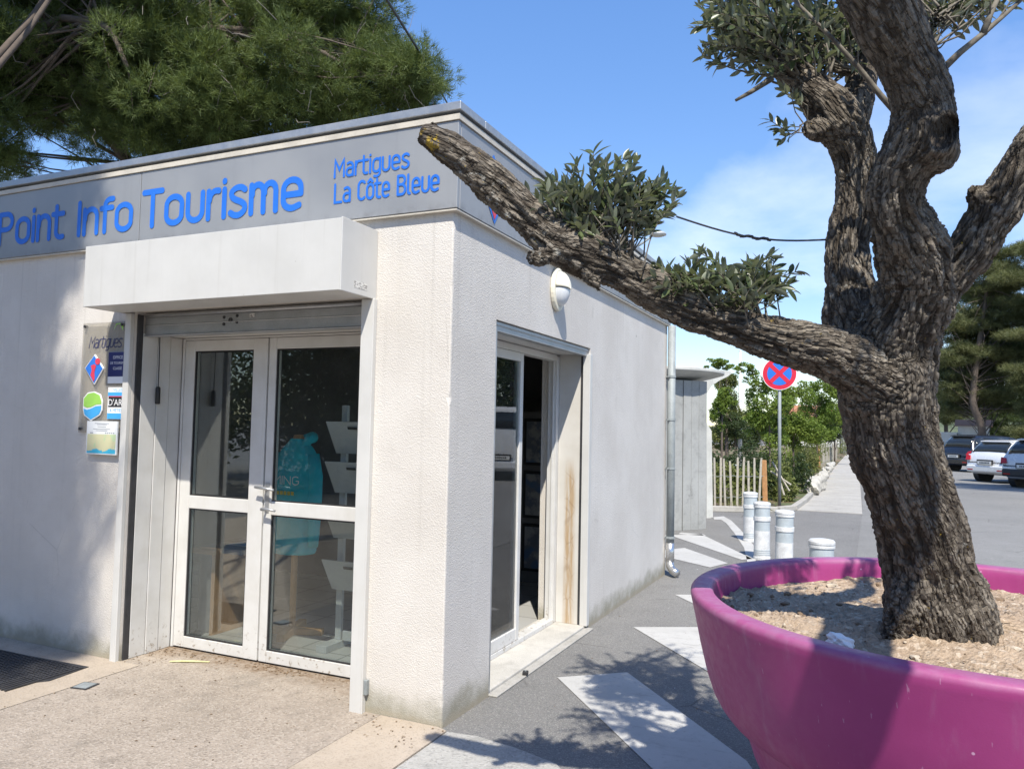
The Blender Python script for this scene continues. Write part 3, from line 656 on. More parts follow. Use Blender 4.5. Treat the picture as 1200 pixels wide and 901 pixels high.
onpl('print_band', (-2.632, 1.755), (-2.450, 1.782), M_SKYB); onpl('print_band', (-2.632, 1.602), (-2.450, 1.640), M_SKYB); onpl('print_band', (-2.626, 1.682), (-2.455, 1.750), M_BLACK)
onpl('print_band', (-2.626, 1.7505), (-2.455, 1.756), M_LOGOR, -.0262)
for tx, z, s, m, y in (('VILLES', 1.787, .032, M_SKYB, -.0250), ("D'ART", 1.692, .062, M_PWHITE, -.0266), ('& MÉTIERS', 1.650, .030, M_SKYB, -.0252)):
    text_obj('lettering', tx, (-2.541, y, z), ux, uz, s, m, pl2, no, 'CENTER')
# poster under the board
PO = empty('poster', (-2.665, -.02, 1.36), 'small white and turquoise coastal map poster hung below the notice board', 'poster')
po = (-2.665, -.02, 1.36)
b = MB(); b.box((-2.815, -.034, 1.360), (-2.517, -.024, 1.585)); b.build('sheet', M_PAPER, PO, po)
t = NT('map_print'); f_ = t.noise(14, 5, .6); f2_ = t.noise(30, 4, .6); c_ = t.mix(t.ramp(f_, .42, .5), (.48, .60, .36), (.60, .58, .36)); z_ = t.sep()[2]
c_ = t.mix(t.ramp(t.math('ADD', z_, t.math('MULTIPLY', f_, .09)), 1.435, 1.445, 1, 0), c_, (.05, .42, .62)); c_ = t.mix(t.ramp(f2_, .66, .7, 0, .9), c_, (.75, .75, .72)); M_MAP = t.fin(c_, .5)
b = MB(); b.box((-2.805, -.0352, 1.368), (-2.527, -.0343, 1.497)); b.build('map', M_MAP, PO, po)
b = MB()
for k, (w, z) in enumerate(((.5, 1.568), (.34, 1.560), (.3, 1.545), (.6, 1.53), (.4, 1.519))): b.box((-2.667-.14*w, -.0349, z), (-2.667+.14*w, -.0343, z+.0035))
for k in range(5): b.box((-2.63+k*.019, -.0349, 1.502), (-2.62+k*.019, -.0343, 1.51))
b.box((-2.78, -.0349, 1.502), (-2.75, -.0343, 1.508)); b.build('print_line', plain('print_grey', (.25, .27, .3), .7), PO, po)
# pull cord
PC = empty('pull_cord', (-2.40, .175, 2.17), 'thin dark pull cord with black handle hanging in the entrance recess', 'pull cord')
b = MB(); b.tube([(0, 0, 0), (.002, .002, -.18), (0, .004, -.345)], .004, 6); b.build('cord', M_DARKSTEEL, PC)
b = MB(); b.tube([(0, .004, -.34), (0, .004, -.35), (0, .005, -.455), (0, .005, -.46)], [.010, .016, .017, .012], 10); b.build('handle', M_BLACK, PC, smooth=True)

# hoodie on a wooden display stand
HS = empty('display_stand', (-1.90, 1.06, .014), 'wooden display stand on crossed feet behind the right door leaf', 'stand')
b = MB(); b.tube([(0, 0, .03), (0, 0, 1.42)], .024, 10); b.build('pole', M_WOOD, HS, smooth=True)
b = MB(); b.lathe([(.0, 1.50), (.035, 1.495), (.045, 1.46), (.048, 1.40), (.06, 1.37), (.001, 1.36)][::-1], n=16); b.build('neck_cap', M_WOOD, HS, smooth=True)
for a in (20, 110):
    ca, sa = math.cos(math.radians(a)), math.sin(math.radians(a)); b = MB(); b.prism([(ca*-.24-sa*.03, sa*-.24+ca*.03, 0), (ca*-.24+sa*.03, sa*-.24-ca*.03, 0), (ca*.24+sa*.03, sa*.24-ca*.03, 0), (ca*.24-sa*.03, sa*.24+ca*.03, 0)], (0, 0, .045+.002*a/20)); b.build('foot', M_WOOD, HS, bevel=.006)
HD = empty('hoodie', (-1.90, 1.06, .62), 'turquoise hooded sweatshirt with white lettering dressed on the wooden stand', 'sweatshirt')
t = NT('turquoise_fleece'); w_ = t.noise(300, 2); c_ = t.mix(t.ramp(t.noise(5, 5), .3, .7), (.025, .42, .50), (.035, .52, .60)); t.bump(t.math('ADD', t.math('MULTIPLY', w_, .3), t.noise(9, 5, .6)), .6, .03); M_HOOD = t.fin(c_, .9, 0, .2)
V = []; F = []; ns = 28
prof = [(.00, .205, .15), (.02, .225, .165), (.07, .22, .16), (.25, .215, .15), (.45, .215, .15), (.62, .225, .145), (.72, .22, .13), (.79, .17, .105), (.83, .10, .08), (.86, .075, .07)]
for z, a, c in prof:
    a, c = a*.80, c*.85
    for j in range(ns):
        w = 2*math.pi*j/ns; k = 1+.03*math.sin(w*7+z*9)*(1-z)
        V.append((a*k*math.cos(w), c*k*math.sin(w), z))
for i in range(len(prof)-1):
    for j in range(ns): p = i*ns+j; q = i*ns+(j+1) % ns; F.append((p, q, q+ns, p+ns))
o_ = fast_mesh('torso', V, F, M_HOOD, HD, True); o_.modifiers.new('sub', 'SUBSURF').render_levels = 2
for s in (-1, 1):
    b = MB(); b.tube([(s*.135, 0, .74), (s*.175, -.005, .58), (s*.190, -.015, .36), (s*.188, -.02, .16), (s*.186, -.02, .06)], [.055, .056, .050, .045, .038], 14); b.build('sleeve', M_HOOD, HD, smooth=True)
b = MB(); b.tube([(-.07, -.03, .80), (-.085, .05, .83), (-.02, .10, .85), (.06, .09, .87), (.085, .03, .86), (.07, -.04, .80)], [.022, .034, .042, .045, .038, .022], 12); b.build('hood', M_HOOD, HD, smooth=True)
GL['G'] = (.56, [arc(.28, .74, .26, .26, 40, 180, 8)+[(.02, .26)]+arc(.28, .26, .26, .26, 180, 360, 8)+[(.54, .46), (.32, .46)]]); GL['N'] = (.56, [[(0, 0), (0, 1), (.54, 0), (.54, 1)]])
b = MB(); word(b, 'MING', (-.11, -.142, .52), ux, uz, .065, .25, .10, .14, 0, .004); b.build('lettering', plain('shirt_white', (.75, .75, .72), .8), HD)
for k in range(6): b = MB(); b.box((-.10+k*.034, -.150, .445), (-.10+k*.034+.024, -.147, .472)); b.build('yellow_print', plain('shirt_yellow', (.62, .46, .04), .8), HD)
# brochure rack
M_RACK = plain('rack_grey', (.42, .43, .43), .45, .1, .1)
BR = empty('brochure_rack', (-1.18, .92, .014), 'grey metal brochure rack with tilted pockets just behind the glass of the right leaf', 'rack')
b = MB(); b.box((-.235, .02, .05), (-.185, .05, 1.72)); b.build('upright', M_RACK, BR, bevel=.003)
b = MB(); b.box((.185, .02, .05), (.235, .05, 1.72)); b.build('upright', M_RACK, BR, bevel=.003)
b = MB(); b.box((-.26, -.16, .0), (-.17, .22, .05)); b.box((.17, -.16, .0), (.26, .22, .05)); b.box((-.17, .02, .05), (.17, .05, .12)); b.build('base', M_RACK, BR, bevel=.004)
for z in (.42, .78, 1.10, 1.38):
    b = MB(); b.prism([(-.23, .018, z), (-.23, -.03, z-.005), (-.23, -.16, z+.22), (-.23, -.152, z+.222), (-.23, -.028, z+.006), (-.23, .018, z+.012)], (.46, 0, 0)); b.prism([(-.235, .018, z), (-.235, -.03, z-.005), (-.235, -.16, z+.22), (-.235, .018, z+.17)], (.006, 0, 0)); b.prism([(.229, .018, z), (.229, -.03, z-.005), (.229, -.16, z+.22), (.229, .018, z+.17)], (.006, 0, 0)); pk = b.build('pocket', M_RACK, BR)
    b = MB(); b.box((-.075, -.001, 0), (.0, -.006, .018)); o_ = b.build('slot', M_BLACK, pk); o_.location = (.02, -.139, z+.17); o_.rotation_euler = (math.radians(30), 0, 0)
# desk
DK = empty('desk', (-2.40, .83, .014), 'dark reception desk with projecting pine shelf behind the left door leaf', 'desk')
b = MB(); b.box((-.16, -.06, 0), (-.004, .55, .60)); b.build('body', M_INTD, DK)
b = MB(); b.prism([(.0, -.1, 0), (.0, .26, 0), (.0, .26, .60), (.0, -.1, .60)], (.03, 0, 0)); b.build('side_panel', M_WOOD, DK, bevel=.003)
b = MB(); b.box((-.16, -.16, .602), (.07, -.065, .640)); b.build('shelf', M_WOOD, DK, bevel=.004)
b = MB(); b.box((-.16, -.062, .602), (.25, .60, .64)); b.build('top', M_INTD, DK, bevel=.003)
t0 = empty('leaflet', (-2.32, 1.0, .656), 'pale blue leaflet lying open on the desk top', 'leaflet')
b = MB(); b.prism([(-.12, -.09, 0), (.13, -.10, 0), (.14, .09, 0), (-.11, .10, 0)], (0, 0, .004)); b.build('sheet', M_PAPER, t0); b = MB(); b.prism([(-.10, -.07, .0042), (.1, -.08, .0042), (.11, .03, .0042), (-.10, .04, .0042)], (0, 0, .001)); b.build('print_area', M_SKYB, t0)
# display shelf seen through the open side door
SH = empty('display_shelf', (-1.55, 3.75, .014), 'dark shelf unit of framed posters seen through the open side door', 'shelf')
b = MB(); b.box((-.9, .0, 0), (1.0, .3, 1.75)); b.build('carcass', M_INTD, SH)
t = NT('poster_print'); f_ = t.noise(9, 5, .6); c_ = t.mix(t.ramp(f_, .45, .6), (.16, .18, .22), (.36, .36, .36)); c_ = t.mix(t.ramp(t.noise(5, 3), .55, .65), c_, (.10, .17, .30)); M_PPR = t.fin(c_, .6)
for i in range(3):
    for k in range(3):
        b = MB(); b.box((-.84+i*.60, -.02, .12+k*.54), (-.84+i*.60+.54, -.002, .12+k*.54+.48)); fr_ = b.build('frame', M_BLACK, SH)
        b = MB(); b.box((-.81+i*.60, -.024, .15+k*.54), (-.81+i*.60+.48, -.0205, .15+k*.54+.42)); b.build('print', M_PPR, fr_)

# ground things by the entrance
g = gnd(614, 792); t0 = empty('door_stop', (g[0]+.01, g[1], .012), 'tiny black door stop at the edge of the side door sill', 'door stop', rz=.3)
b = MB(); b.box((-.018, -.022, 0), (.018, .022, .022)); b.build('block', M_BLACK, t0, bevel=.004); b = MB(); b.tube([(0, 0, .022), (0, 0, .028)], .006, 8); b.build('screw', M_ZINC, t0)
GR = empty('floor_grating', (-2.85, -.42, .012), 'dark ribbed metal grating set in the pavement in the shade left of the door', 'grating')
b = MB(); q = [(-.50, .20), (.36, .24), (.40, -.05), (.20, -.30), (-.6, -.30)]
b.prism([(x, y, .0) for x, y in q], (0, 0, .004)); b.build('tray', M_DARKSTEEL, GR)
b = MB()
for i in range(30):
    x = -.58+i*.033
    if x < .36: b.box((x, -.29+.0*x, .004), (x+.014, .19, .012))
for i in range(15): b.box((-.56, -.285+i*.034, .0042), (.36 if i > 5 else .22, -.285+i*.034+.010, .010))
o_ = b.build('bar', M_DARKSTEEL, GR); o_['kind'] = 'stuff'
t0 = empty('drain_cover', (-2.19, -.43, .012), 'small square grey drain cover in the pavement joint before the door', 'cover', rz=.2)
b = MB(); b.box((-.055, -.055, 0), (.055, .055, .004)); b.build('frame', M_DARKSTEEL, t0); b = MB(); b.box((-.045, -.045, .004), (.045, .045, .006)); b.build('lid', M_ZINC, t0)
t0 = empty('bamboo_strip', (-2.02, .20, .014), 'pale yellow strip of dry leaf lying on the slab before the left door leaf', 'leaf strip', rz=.45)
b = MB(); b.prism([(-.13, -.012, 0), (0, -.016, .004), (.13, -.006, 0), (.13, .006, 0), (0, .012, .004), (-.13, .008, 0)], (0, 0, .003)); b.build('blade', plain('dry_leaf', (.62, .58, .30), .7, 0, .3, 30), t0)
V = []; F = []
def litter(n, xr, yr, z, s0, s1):
    for i in range(n):
        x, y = rnd.uniform(*xr), rnd.uniform(*yr); a = rnd.uniform(0, 6.28); s = rnd.uniform(s0, s1); w = s*rnd.uniform(.2, .5); k = len(V)
        for dx, dy, dz in ((-s, 0, .001), (0, -w, .004), (s, 0, .002), (0, w, .005)): V.append((x+dx*math.cos(a)-dy*math.sin(a), y+dx*math.sin(a)+dy*math.cos(a), z+dz))
        F.append((k, k+1, k+2, k+3))
litter(160, (-2.40, -1.2), (.27, .395), .011, .004, .014); litter(90, (-1.6, -.6), (.3, .395), .011, .004, .012); litter(130, (-2.3, -.45), (-.9, .3), .011, .003, .011); litter(40, (.05, 1.4), (.1, 5), .002, .003, .012); litter(60, (-.45, .05), (-.35, -.02), .013, .003, .012); litter(60, (-2.42, -2.2), (0, .38), .011, .004, .012)
tag(fast_mesh('dry_litter', V, F, plain('litter_brown', (.20, .13, .07), .9, 0, .5, 40)), 'scattered dry brown leaf litter on the pavement by the doors', 'leaf litter', kind='stuff')
V = []; F = []
litter(26, (.05, 1.5), (.0, 5.5), .002, .004, .010)
tag(fast_mesh('pale_litter', V, F, M_PAPER), 'tiny scattered pale scraps on the grey asphalt', 'scraps', kind='stuff')

# ------------------------------------------------------------------ planter, soil
PS = .6
PCX, PCY, PR = 2.434, -.392, 1.029
PL = empty('planter', (PCX, PCY, 0), 'huge round magenta plastic planter holding the old olive tree', 'planter')
t = NT('magenta_plastic'); big = t.noise(1.6, 5, .6); sm_ = t.noise(30, 4, .6)
c_ = t.mix(t.ramp(big, .3, .7), (.275, .036, .150), (.33, .048, .182))
c_ = t.mix(t.ramp(t.noise(1, 6, .65, t.scaled(t.pos, (11, 11, 1.0))), .5, .78, 0, .5), c_, (.36, .17, .29))
spk = t.voro(9); c_ = t.mix(t.ramp(spk, .03, .05, .8, 0), c_, (.62, .40, .55))
sc_ = t.noise(1, 3, .5, t.scaled(t.pos, (70, 70, 9))); c_ = t.mix(t.ramp(sc_, .70, .74, 0, .55), c_, (.45, .24, .37)); c_ = t.mix(t.ramp(t.voro(16, t.scaled(t.pos, (1, 1, .25)), 'DISTANCE_TO_EDGE'), .004, .012, .35, 0), c_, (.16, .03, .10)) if False else c_; c_ = t.mix(t.ramp(t.noise(3.1, 7, .7), .58, .76, 0, .45), c_, (.27, .12, .21)); c_ = t.mix(t.ramp(t.voro(3.7), .035, .045, .7, 0), c_, (.10, .04, .07))
upz = t.sep()[2]; topd = t.math('MULTIPLY', t.ramp(upz, .972, .99), t.ramp(t.noise(8, 6, .7), .3, .7, .15, .6)); c_ = t.mix(topd, c_, (.34, .18, .28))
t.bump(t.noise(220, 2), .08, .003); M_POT = t.fin(c_, t.ramp(sm_, .3, .7, .40, .55), 0, .35)
prof = [(.56, 0), (.60, .006), (.70, .2), (.795, .40), (.838, .53), (.841, .5535), (.8425, .5555), (.846, .5565), (.880, .5575), (.893, .559), (.900, .563), (.908, .572), (.922, .590), (.945, .63), (.968, .70), (.992, .80), (1.012, .90), (1.024, .955), (1.029, .978), (1.0275, .990), (1.021, .997), (1.012, 1.0), (.957, .999), (.948, .995), (.943, .986), (.940, .95), (.933, .80)]
b = MB(); b.lathe(prof, n=160); b.f = [f for f in b.f if len(f) == 4]; b.build('pot', M_POT, PL, smooth=True)
# soil
V = []; F = []; nr, na = 60, 180
def fbm(x, y): 
    v = 0; a = 1; f = 3.1
    for k in range(5): v += a*math.sin(x*f+1.7*k+math.sin(y*f*.8+k))*math.sin(y*f*1.13+2.1*k+math.sin(x*f*.7)); a *= .52; f *= 2.05
    return v
for i in range(nr+1):
    r = .938*math.sqrt(i/nr)
    for j in range(na):
        w = 2*math.pi*(j+.5*(i % 2))/na; x, y = r*math.cos(w), r*math.sin(w)
        V.append((x, y, .905+.013*fbm(x*1.5, y*1.5)+.005*rnd.gauss(0, 1)+.03*math.exp(-((x+.06)**2+(y-.07)**2)/.08)))
for i in range(nr):
    for j in range(na): a = i*na+j; c = i*na+(j+1) % na; F.append((a, c, c+na, a+na))
t = NT('dry_soil'); n_ = t.noise(5, 7, .7); c_ = t.mix(t.ramp(n_, .3, .7), (.29, .215, .15), (.40, .31, .225)); v_ = t.voro(60, None, 'F1', 'Color'); s_ = t.new('SeparateColor'); t.lk(v_, s_.inputs[0])
c_ = t.mix(t.ramp(s_.outputs[0], .75, .95, 0, .7), c_, (.5, .42, .33)); c_ = t.mix(t.ramp(s_.outputs[1], .75, .97, 0, .5), c_, (.20, .14, .09)); t.bump(t.math('ADD', t.voro(90), t.noise(40, 5, .7)), .6, .010); M_SOIL = t.fin(c_, .95, 0, .2)
so_ = fast_mesh('soil', V, F, M_SOIL, PL, True)
# stones and clods in the soil
V = []; F = []
ico = bmesh.new(); bmesh.ops.create_icosphere(ico, subdivisions=1, radius=1); IV = np.array([v.co for v in ico.verts]); IF = np.array([[v.index for v in f.verts] for f in ico.faces]); ico.free()
def stones(n, smin, smax):
    vs = []; fs = []; k = 0
    for i in range(n):
        r = .93*math.sqrt(rnd.random()); w = rnd.uniform(0, 6.28); s = smin*(smax/smin)**(rnd.random()**2.2)
        q = IV*(s*np.array([rnd.uniform(.7, 1.4), rnd.uniform(.7, 1.3), rnd.uniform(.45, .8)]))*(1+NR.normal(0, .14, (len(IV), 1)))
        a = rnd.uniform(0, 6.28); R3 = np.array([[math.cos(a), -math.sin(a), 0], [math.sin(a), math.cos(a), 0], [0, 0, 1]])
        x, y = r*math.cos(w), r*math.sin(w)
        vs.append(q@R3.T+np.array([x, y, .907+.013*fbm(x*1.5, y*1.5)+s*.15])); fs.append(IF+k); k += len(IV)
    return np.vstack(vs), np.vstack(fs)
V, F = stones(300, .003, .020); fast_mesh('pebbles', V, F, plain('pale_stone', (.48, .41, .32), .9, 0, .35, 30), PL, kind='stuff')
V, F = stones(260, .003, .018); fast_mesh('clods', V, F, plain('dark_clod', (.20, .14, .09), .95, 0, .4, 30), PL, kind='stuff')
# crumpled tissue
tx = on(985, 752, 2, .93)
bm_ = bmesh.new(); bmesh.ops.create_icosphere(bm_, subdivisions=4, radius=1)
for v in bm_.verts:
    c = v.co.copy(); k = .82+.20*math.sin(c.x*4+1.5*math.sin(c.y*4))*math.sin(c.y*5+c.z*4)+.06*math.sin(c.z*9+c.x*8)
    v.co = Vector((c.x*.055*k, c.y*.034*k, c.z*.030*k))
me = bpy.data.meshes.new('tissue'); bm_.to_mesh(me); bm_.free(); me.materials.append(plain('tissue_white', (.74, .76, .78), .8, 0, .05))
o_ = link(bpy.data.objects.new('paper_tissue', me)); o_.location = tx; o_.rotation_euler = (.1, .25, .5); tag(o_, 'crumpled white paper tissue lying on the soil at the near rim', 'tissue')

# ------------------------------------------------------------------ olive tree
def catmull(P, m=6):
    P = np.array(P, float); Q = np.vstack([2*P[0]-P[1], P, 2*P[-1]-P[-2]]); out = []
    for i in range(1, len(Q)-2):
        a, b_, c, d = Q[i-1:i+3]
        for k in range(m):
            t_ = k/m; out.append(.5*((2*b_)+(-a+c)*t_+(2*a-5*b_+4*c-d)*t_**2+(-a+3*b_-3*c+d)*t_**3))
    out.append(P[-1]); return np.array(out)
def limb_px(rows):                     # rows: px, py, width px, depth -> xyz + radius
    return [(*at(x, y, d), w/2*d/FOC*.90-.002) for x, y, w, d in rows]
def hash3(I, s):
    n = (I[..., 0]*73856093) ^ (I[..., 1]*19349663) ^ (I[..., 2]*83492791) ^ (s*2654435)
    n = (n ^ (n >> 13))*1274126177 & 0x7fffffff; return ((n ^ (n >> 16)) & 0xffff)/65535.0
def vnoise(P, s=0):
    I = np.floor(P).astype(np.int64); f = P-I; f = f*f*(3-2*f); r = 0
    for dx in (0, 1):
        for dy in (0, 1):
            for dz in (0, 1):
                w = (f[:, 0] if dx else 1-f[:, 0])*(f[:, 1] if dy else 1-f[:, 1])*(f[:, 2] if dz else 1-f[:, 2]); r = r+w*hash3(I+np.array([dx, dy, dz]), s)
    return r
def worley(P, s=0):
    I = np.floor(P).astype(np.int64); d1 = np.full(len(P), 9.); d2 = np.full(len(P), 9.)
    for dx in (-1, 0, 1):
        for dy in (-1, 0, 1):
            for dz in (-1, 0, 1):
                J = I+np.array([dx, dy, dz]); q = J+np.stack([hash3(J, s+k) for k in (1, 2, 3)], 1); d = np.linalg.norm(q-P, axis=1)
                d2 = np.minimum(d2, np.maximum(d, d1)); d1 = np.minimum(d1, d)
    return d1, d2
t = NT('olive_bark')
bc = t.new('Attribute', attribute_name='bark').outputs['Vector']; cr = t.new('Attribute', attribute_name='crack').outputs['Fac']
n1_ = t.noise(14, 6, .65, bc); n2_ = t.noise(60, 5, .7, bc); big = t.noise(2.2, 4)
c_ = t.mix(t.ramp(n1_, .3, .7), (.135, .114, .092), (.285, .25, .205)); c_ = t.mix(t.ramp(big, .4, .7, 0, .5), c_, (.21, .185, .155))
c_ = t.mix(t.ramp(n2_, .55, .8, 0, .6), c_, (.34, .31, .265)); c_ = t.mix(t.ramp(n2_, .28, .45, .7, 0), c_, (.07, .055, .042))
c_ = t.mix(t.ramp(cr, .02, .20, .85, 0), c_, (.045, .036, .028))
ck2 = t.voro(30, bc, 'DISTANCE_TO_EDGE'); c_ = t.mix(t.ramp(ck2, .02, .12, .55, 0), c_, (.05, .04, .032))
c_ = t.mix(t.math('MULTIPLY', t.ramp(t.noise(42, 5, .65), .55, .66, 0, .8), t.ramp(t.noise(3.5, 3), .5, .62)), c_, (.36, .355, .325))                 # grey crust lichen
LICH = [(at(487, 150, 2.28), .05), (at(506, 170, 2.30), .05), (at(522, 181, 2.31), .035), (at(1024, 145, 2.6), .04)]
for p_, r_ in LICH:
    vd = t.new('VectorMath', operation='DISTANCE'); t.lk(t.pos, vd.inputs[0]); vd.inputs[1].default_value = tuple(p_)
    f_ = t.math('ADD', t.ramp(vd.outputs['Value'], 0, r_, 1, 0), t.math('MULTIPLY', t.math('SUBTRACT', t.noise(70, 6, .7), .5), 3.4)); c_ = t.mix(t.ramp(f_, .55, .75, 0, .8), c_, (.42, .29, .035))
ck3 = t.voro(75, bc, 'DISTANCE_TO_EDGE'); hh = t.math('ADD', t.math('MULTIPLY', t.ramp(ck2, 0, .2), .7), t.math('ADD', t.math('MULTIPLY', t.ramp(ck3, 0, .25), .5), t.math('ADD', n2_, n1_))); t.bump(hh, 1.0, .012)
M_BARK = t.fin(c_, .92, 0, .2)
t = NT('olive_twig'); M_TWIG = t.fin(t.mix(t.ramp(t.noise(40, 4), .3, .7), (.085, .072, .058), (.19, .17, .135)), .85)
def grow_wood(name, limbs, parent, porg, voxel=.008, seed=0, amp=1.0, extra=None, stubs=()):
    """limbs: lists of (x,y,z,r); fused by voxel remesh, then bark relief in the limb's own direction"""
    mb = MB(); S = []; ids = []
    for li, (L, main) in enumerate([(l, True) for l in limbs]+[(l, False) for l in stubs]):
        C_ = catmull(L, 7); C_[:, 3] = np.maximum(C_[:, 3], .004)
        mb.tube(C_[:, :3], list(C_[:, 3]), 14)
        acc = 0.0
        if main:
            for i in range(len(C_)-1): S.append((C_[i], C_[i+1], acc)); ids.append(li); acc += np.linalg.norm(C_[i+1, :3]-C_[i, :3])
    tmp = mb.build('tmp_wood', M_BARK)
    r = tmp.modifiers.new('r', 'REMESH'); r.mode = 'VOXEL'; r.voxel_size = voxel; r.adaptivity = 0
    s_ = tmp.modifiers.new('s', 'SMOOTH'); s_.iterations = 9; s_.factor = .55
    me = bpy.data.meshes.new_from_object(tmp.evaluated_get(bpy.context.evaluated_depsgraph_get())); bpy.data.objects.remove(tmp)
    n = len(me.vertices); V = np.empty(n*3, np.float32); me.vertices.foreach_get('co', V); V = V.reshape(-1, 3).astype(float)
    Nn = np.empty(n*3, np.float32); me.vertices.foreach_get('normal', Nn); Nn = Nn.reshape(-1, 3).astype(float)
    A = np.array([q[0][:3] for q in S]); B = np.array([q[1][:3] for q in S]); RA = np.array([q[0][3] for q in S]); acc = np.array([q[2] for q in S])
    D = B-A; LL = np.linalg.norm(D, axis=1)+1e-9; T = D/LL[:, None]
    ref = np.array([.35, .8, .1]); E1 = ref-T*(T@ref)[:, None]; E1 /= np.linalg.norm(E1, axis=1)[:, None]; E2 = np.cross(T, E1)
    co = np.empty((n, 3)); rad = np.empty(n); fade = np.ones(n); ids = np.array(ids); nl = ids.max()+1; starts = np.array([np.argmax(ids == k) for k in range(nl)])
    for i0 in range(0, n, 20000):
        v = V[i0:i0+20000]; d = v[:, None, :]-A[None]; tt = np.clip(np.einsum('nsk,sk->ns', d, T), 0, LL); dist = np.linalg.norm(d-tt[..., None]*T[None], axis=2)/(RA[None]+.02)
        j = dist.argmin(1); k = np.arange(len(v)); dd = d[k, j]
        if nl > 1:
            pl_ = np.sort(np.minimum.reduceat(dist, starts, axis=1), axis=1); fade[i0:i0+20000] = np.clip((pl_[:, 1]-pl_[:, 0]-.02)/.22, 0, 1)
        rad[i0:i0+20000] = RA[j]; co[i0:i0+20000] = np.stack([(dd*E1[j]).sum(1), (dd*E2[j]).sum(1), (acc[j]+tt[k, j])*.33], 1)
    tw = np.stack([co[:, 0], co[:, 1], co[:, 2]], 1)
    warp = np.stack([vnoise(V*9, 1+seed), vnoise(V*9, 2+seed), vnoise(V*9, 3+seed)], 1)-.5
    q = tw+warp*.013; q[:, 2] += .55*tw[:, 0]-.45*tw[:, 1]
    d1, d2 = worley(q/.026, 5+seed); edge = d2-d1
    e1, e2 = worley(q/.016, 9+seed); edge2 = e2-e1
    q3 = q+np.stack([vnoise(V*22, 61+seed), vnoise(V*22, 62+seed), vnoise(V*22, 63+seed)*.4], 1)*.012
    d1, d2 = worley(q3/.0185, 5+seed); edge = d2-d1
    k = np.clip(rad/.075, .25, 1.1)*amp*(1-.5*np.clip((V[:, 2]-2.25)/.5, 0, 1)*(seed == 0))*(.75+.6*vnoise(V*3.1, 90+seed))
    i1, i2 = worley((V+warp*.03)/.024, 77+seed); iso = i2-i1                       # plates without direction where limbs meet
    fade = fade*fade*(3-2*fade)
    edge = edge*fade+iso*(1-fade); edge2 = edge2*fade+np.clip(iso*1.6, 0, 1)*(1-fade)
    ridge = vnoise(np.stack([tw[:, 0]*60, tw[:, 1]*60, tw[:, 0]*17+tw[:, 2]*13], 1), 40+seed)*fade+vnoise(V*38, 41+seed)*(1-fade)
    ridge2 = vnoise(np.stack([tw[:, 0]*130, tw[:, 1]*130, tw[:, 1]*40+tw[:, 2]*40], 1), 42+seed)*fade+vnoise(V*90, 43+seed)*(1-fade)
    furrow = vnoise(np.stack([tw[:, 0]*42+warp[:, 0]*1.2, tw[:, 1]*42+warp[:, 1]*1.2, tw[:, 2]*5], 1), 71+seed); furrow = np.clip((.46-furrow)/.16, 0, 1)*fade
    disp = k*(-.0075*furrow-.0055*np.clip(1-edge/.25, 0, 1)-.003*np.clip(1-edge2/.25, 0, 1)+.024*(vnoise(V*7.5, 31+seed)-.5)+.014*(vnoise(V*19, 32+seed)-.5)+.009*(ridge-.5)+.008*(ridge2-.5))
    plate = np.clip(edge*(1-.75*furrow), 0, 1)
    V2 = V+Nn*disp[:, None]
    if extra is not None: V2, plate = extra(V2, Nn, plate)
    me.vertices.foreach_set('co', V2.astype(np.float32).ravel())
    for nm, ty, dat in (('bark', 'FLOAT_VECTOR', q.astype(np.float32).ravel()), ('crack', 'FLOAT', plate.astype(np.float32))):
        a = me.attributes.new(nm, ty, 'POINT'); a.data.foreach_set('vector' if ty == 'FLOAT_VECTOR' else 'value', dat)
    me.polygons.foreach_set('use_smooth', np.ones(len(me.polygons), bool)); me.materials.clear(); me.materials.append(M_BARK); me.name = name
    me.transform(Matrix.Translation(-Vector(porg))); me.update()
    o = link(bpy.data.objects.new(name, me), parent); return o
TR_O = np.array([PCX-.06, PCY+.07, .88])
TREE = empty('olive_tree', tuple(TR_O), 'gnarled pruned olive tree with one long bare bough reaching towards the building', 'tree')
trunk = limb_px([(1106, 775, 152, 2.73), (1103, 730, 134, 2.72), (1092, 685, 118, 2.70), (1080, 630, 113, 2.67), (1063, 570, 113, 2.64), (1044, 505, 114, 2.61), (1040, 455, 124, 2.58), (1046, 405, 120, 2.56), (1060, 365, 96, 2.52)])
bough = limb_px([(1035, 448, 100, 2.55), (1002, 428, 84, 2.53), (962, 411, 72, 2.50), (905, 396, 66, 2.46), (838, 377, 58, 2.43), (785, 352, 53, 2.40), (735, 322, 55, 2.38), (690, 300, 64, 2.36), (655, 285, 60, 2.35), (620, 256, 52, 2.34), (590, 226, 50, 2.33), (550, 192, 46, 2.33), (515, 167, 40, 2.33), (492, 156, 30, 2.33)])
back = limb_px([(1030, 425, 95, 2.60), (1004, 385, 80, 2.66), (994, 340, 64, 2.70), (992, 290, 62, 2.72), (1002, 240, 56, 2.72), (1004, 195, 54, 2.72), (996, 165, 62, 2.72), (975, 130, 62, 2.72), (945, 100, 46, 2.74), (918, 72, 36, 2.78), (895, 30, 28, 2.82), (880, -40, 20, 2.86)])
back2 = limb_px([(990, 155, 60, 2.72), (1000, 125, 52, 2.78), (1012, 90, 36, 2.84), (1018, 40, 26, 2.9), (1030, -50, 18, 2.95)])
front = limb_px([(1055, 395, 105, 2.52), (1072, 340, 90, 2.44), (1066, 290, 84, 2.38), (1050, 240, 78, 2.32), (1056, 200, 84, 2.28), (1080, 160, 92, 2.24), (1080, 120, 84, 2.22), (1062, 70, 82, 2.18), (1036, 15, 92, 2.14), (1005, -50, 92, 2.1), (985, -130, 70, 2.08), (1000, -230, 46, 2.1)])
